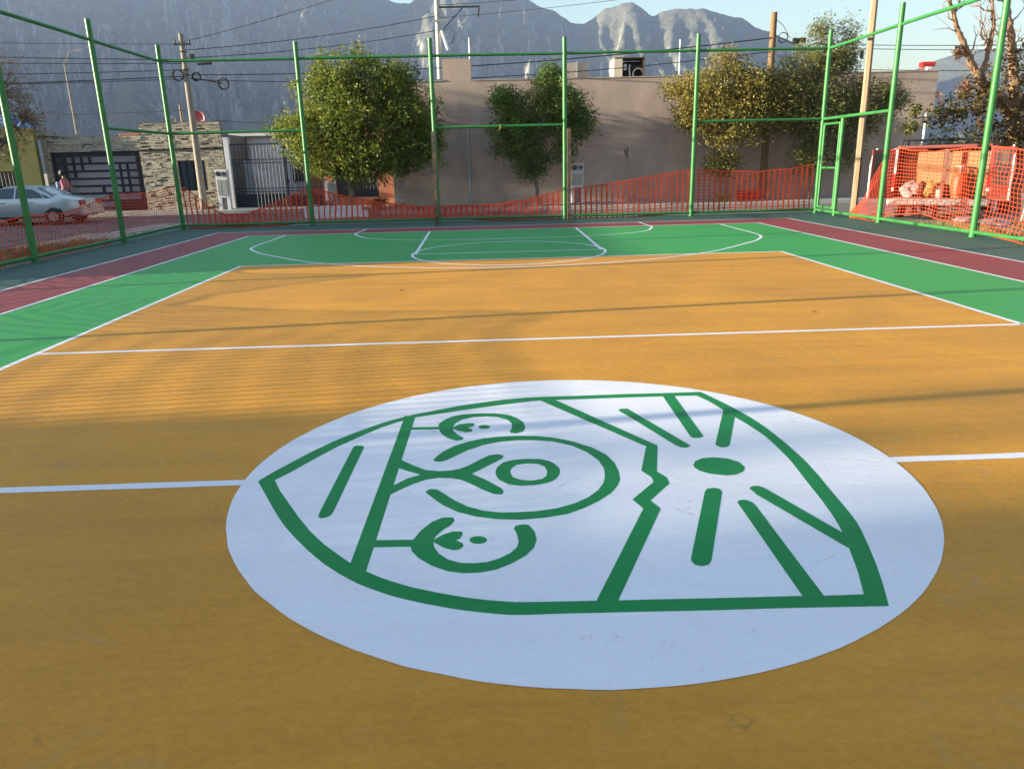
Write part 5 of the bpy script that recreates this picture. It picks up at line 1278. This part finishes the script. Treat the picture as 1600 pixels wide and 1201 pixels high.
# cargo
c0 = vplace((.38, .18, .58))
gc = thing('gas_cylinder', 'dented orange red gas cylinder standing in the open van', 'gas cylinder', c0)
MB().lathe(c0, [(.13, 0), (.13, .06), (.155, .08), (.16, .14), (.16, .44), (.13, .54), (.05, .60), (.035, .64)], 20).build('tank', mat('orange_red_enamel', (0.62, 0.10, 0.035), 0.5, 0.12, 5), gc, smooth=True)
mbc = MB()
for a in range(0, 360, 120): mbc.tube([c0 + Vector((.1 * math.cos(RAD(a)), .1 * math.sin(RAD(a)), .56)), c0 + Vector((.1 * math.cos(RAD(a)), .1 * math.sin(RAD(a)), .72))], .015, 6)
mbc.torus(c0 + Vector((0, 0, .72)), (0, 0, 1), .1, .015); mbc.build('collar', m_vwhite, gc, smooth=True)
MB().lathe(c0 + Vector((0, 0, .64)), [(.02, 0), (.03, .02), (.03, .06), (.015, .07)], 10).build('valve', m_chrome, gc, smooth=True)
def lump(name, label, cat, c, rad, m, seed):
    bm = bmesh.new(); bmesh.ops.create_icosphere(bm, subdivisions=3, radius=1)
    for v in bm.verts:
        d = v.co.normalized(); k = 1 + .42 * noise.noise(d * 2.1 + Vector((seed, 0, 0))) + .20 * noise.noise(d * 6 + Vector((seed, 3, 0)))
        v.co = Vector((d.x * rad[0] * k, d.y * rad[1] * k, max(d.z * rad[2] * k, -rad[2] * .75))) + Vector(c)
    o = MB().bm(bm).build(name, m, org=c, smooth=True); return tag(o, label, cat)
m_sack = mat('dirty_white_plastic', (0.30, 0.285, 0.27), 0.7, 0.2, 6)
lump('sack', 'white plastic sack slumped at the left of the van bed', 'sack', vplace((-.62, .14, .74)), (.24, .19, .22), m_sack, 1)
lump('sack', 'small ochre sack behind the white sack in the van', 'sack', vplace((-.18, .20, .74)), (.16, .13, .20), mat('ochre_sack', (0.30, 0.17, 0.05), 0.85, 0.15), 2)
bk = thing('bucket', 'small white bucket between the sacks and the gas cylinder', 'bucket', vplace((.02, .10, .58)))
MB().lathe(vplace((.02, .10, .58)), [(.075, 0), (.09, .18), (.098, .185), (.098, .20)], 16).build('pail', m_vwhite, bk, smooth=True)
MB().torus(vplace((.02, .10, .78)), (.5, .2, 1), .10, .006).build('handle', m_steel, bk, smooth=True)
lump('rubbish_bag', 'crumpled pale rubbish bag on the ground under the van', 'bag', (10.35, 13.35, 0.0), (.26, .2, .12), m_sack, 5)
lump('rubbish_bag', 'grey crumpled plastic on the ground beside the pale rubbish bag', 'bag', (10.85, 13.15, -.01), (.32, .2, .11), m_steel, 7)
wp = thing('sign_post', 'pair of leaning white metal struts right of the van', 'post', (12.2, 13.9, -.1))
MB().bar((12.05, 13.9, -.15), (12.3, 13.9, 2.1), .07, .05).build('strut', m_vwhite, wp); MB().bar((12.2, 13.95, -.15), (12.42, 13.95, 2.0), .05, .05).build('strut', m_vwhite, wp)

# ------------------------------------------------------------------ unseen houses and trees off to the left, placed to shade court, street and wall
lh = thing('house', 'single storey cream house across the side street, outside the picture', 'house', (-23, 11.6, ZR))
MB().box(-27.5, -18.5, 6.9, 16.6, ZR - .1, 3.05).build('wall', m_pale, lh)
MB().box(-27.8, -18.2, 6.7, 16.8, 3.052, 3.22).build('roof', m_grey, lh)
MB().box(-18.498, -18.44, 10.5, 11.5, ZR, 1.9).build('door', m_wood, lh)
for y in (8.2, 13.5): MB().box(-18.498, -18.45, y, y + 1.4, .6, 1.8).build('window', m_glass, lh)
l3 = thing('house', 'unseen grey house added beyond the side street to shade street and car', 'house', (-36, 20, ZR))  # added as a sun blocker so street and parked car lie in shade
MB().box(-42, -31, 14.0, 26.3, ZR - .1, 4.85).build('wall', m_grey, l3)
MB().box(-42.2, -30.8, 13.8, 26.4, 4.852, 5.0).build('roof', m_grey, l3)
for y in (15.5, 18.5, 22.5): MB().box(-30.998, -30.95, y, y + 1.4, 1.0, 2.4).build('window', m_glass, l3)
tree('added_cypress', 'unseen narrow cypress added beyond the side street to shade the taupe wall', 'tree', (-29.6, 26.0, ZR), (-29.6, 26.0, 1.5),  # columnar tree added to shade the taupe wall, clear of the big round tree
     [((-29.6, 26.05, 3.5), (.9, .75, 2.2), 1), ((-29.6, 26.05, 6.2), (.8, .65, 2.0), 1), ((-29.6, 26.0, 8.0), (.4, .35, 1.0), .3)], 5000, ml_dark, 0.16, 97, twigs=20)
bt = thing('building', 'two storey building further down the side street, outside the picture', 'building', (-46, -22, ZR))
MB().box(-52, -41, -42, -6.6, ZR - .1, 8.4).build('wall', m_taupe, bt)
MB().box(-52.2, -40.8, -42.2, -6.4, 8.402, 8.6).build('roof', m_grey, bt)
MB().box(-46, -39.5, -6.399, -3.2, ZR - .1, 6.0).build('shading_wing', m_taupe, bt)  # low unseen wing added to shade the left foreground; height sets the reach
MB().box(-46.1, -39.4, -6.398, -3.1, 6.002, 6.15).build('shading_wing_roof', m_grey, bt)
for k in range(8):
    for z in (.8, 4.8): MB().box(-40.998, -40.95, -41.5 + k * 4.3, -39.5 + k * 4.3, z, z + 1.5).build('window', m_glass, bt)
tree('street_tree', 'leafy tree behind the cream house, outside the picture', 'tree', (-29.5, 11.0, ZR), (-29.5, 11.0, 1.6),
     [((-29.5, 11.0, 3.8), (1.6, 2.6, 1.3), 2), ((-29.5, 8.8, 3.7), (1.1, 1.3, .8), .8), ((-29.5, 13.6, 3.6), (1.2, 1.6, .9), 1)], 2600, ml_ash, 0.2, 91, twigs=20)
tree('street_tree', 'unseen tall tree beside the two storey building, crown shaped to streak the court', 'tree', (-38.5, -4.1, ZR), (-38.5, -4.1, 1.8),  # crown dense low and sparse high, shaped for soft streaks in the foreground
     [((-38.5, -4.3, 3.6), (1.4, 1.1, 1.9), 3), ((-38.5, -3.4, 3.0), (1.2, .7, 1.6), 1.0), ((-38.5, -4.4, 5.6), (1.2, 1.0, 1.0), .5), ((-38.5, -3.6, 6.0), (1.0, .8, .9), .22), ((-38.5, -4.8, 6.9), (1.0, .8, .8), .25)], 3000, ml_ash, 0.2, 93, twigs=30)
tree('street_tree', 'unseen thin tree added behind the two storey building to streak the foreground', 'tree', (-60, -7.6, ZR), (-60, -7.6, 3.0),  # sparse unseen foliage added to soften the foreground shadow edge
     [((-60, -7.8, 8.5), (1.4, 1.2, 1.8), 1), ((-60, -6.9, 8.6), (1.2, .9, 1.6), .5), ((-60, -8.6, 9.6), (1.2, 1.0, 1.2), .6)], 900, ml_ash, 0.24, 95, twigs=30)
# ------------------------------------------------------------------ haze
hz = bpy.data.materials.new('valley_haze'); hz.use_nodes = True
N_ = hz.node_tree.nodes; N_.remove(N_['Principled BSDF'])
pv = N_.new('ShaderNodeVolumePrincipled'); pv.inputs['Color'].default_value = (0.47, 0.60, 0.95, 1); pv.inputs['Density'].default_value = HAZE; pv.inputs['Anisotropy'].default_value = 0.2
hz.node_tree.links.new(pv.outputs[0], N_['Material Output'].inputs['Volume'])
ho = MB().box(-5100, 5100, -5100, 5100, -2.8, 790).build('haze', hz); tag(ho, 'thin blue valley haze before the mountains', 'haze', kind='stuff')
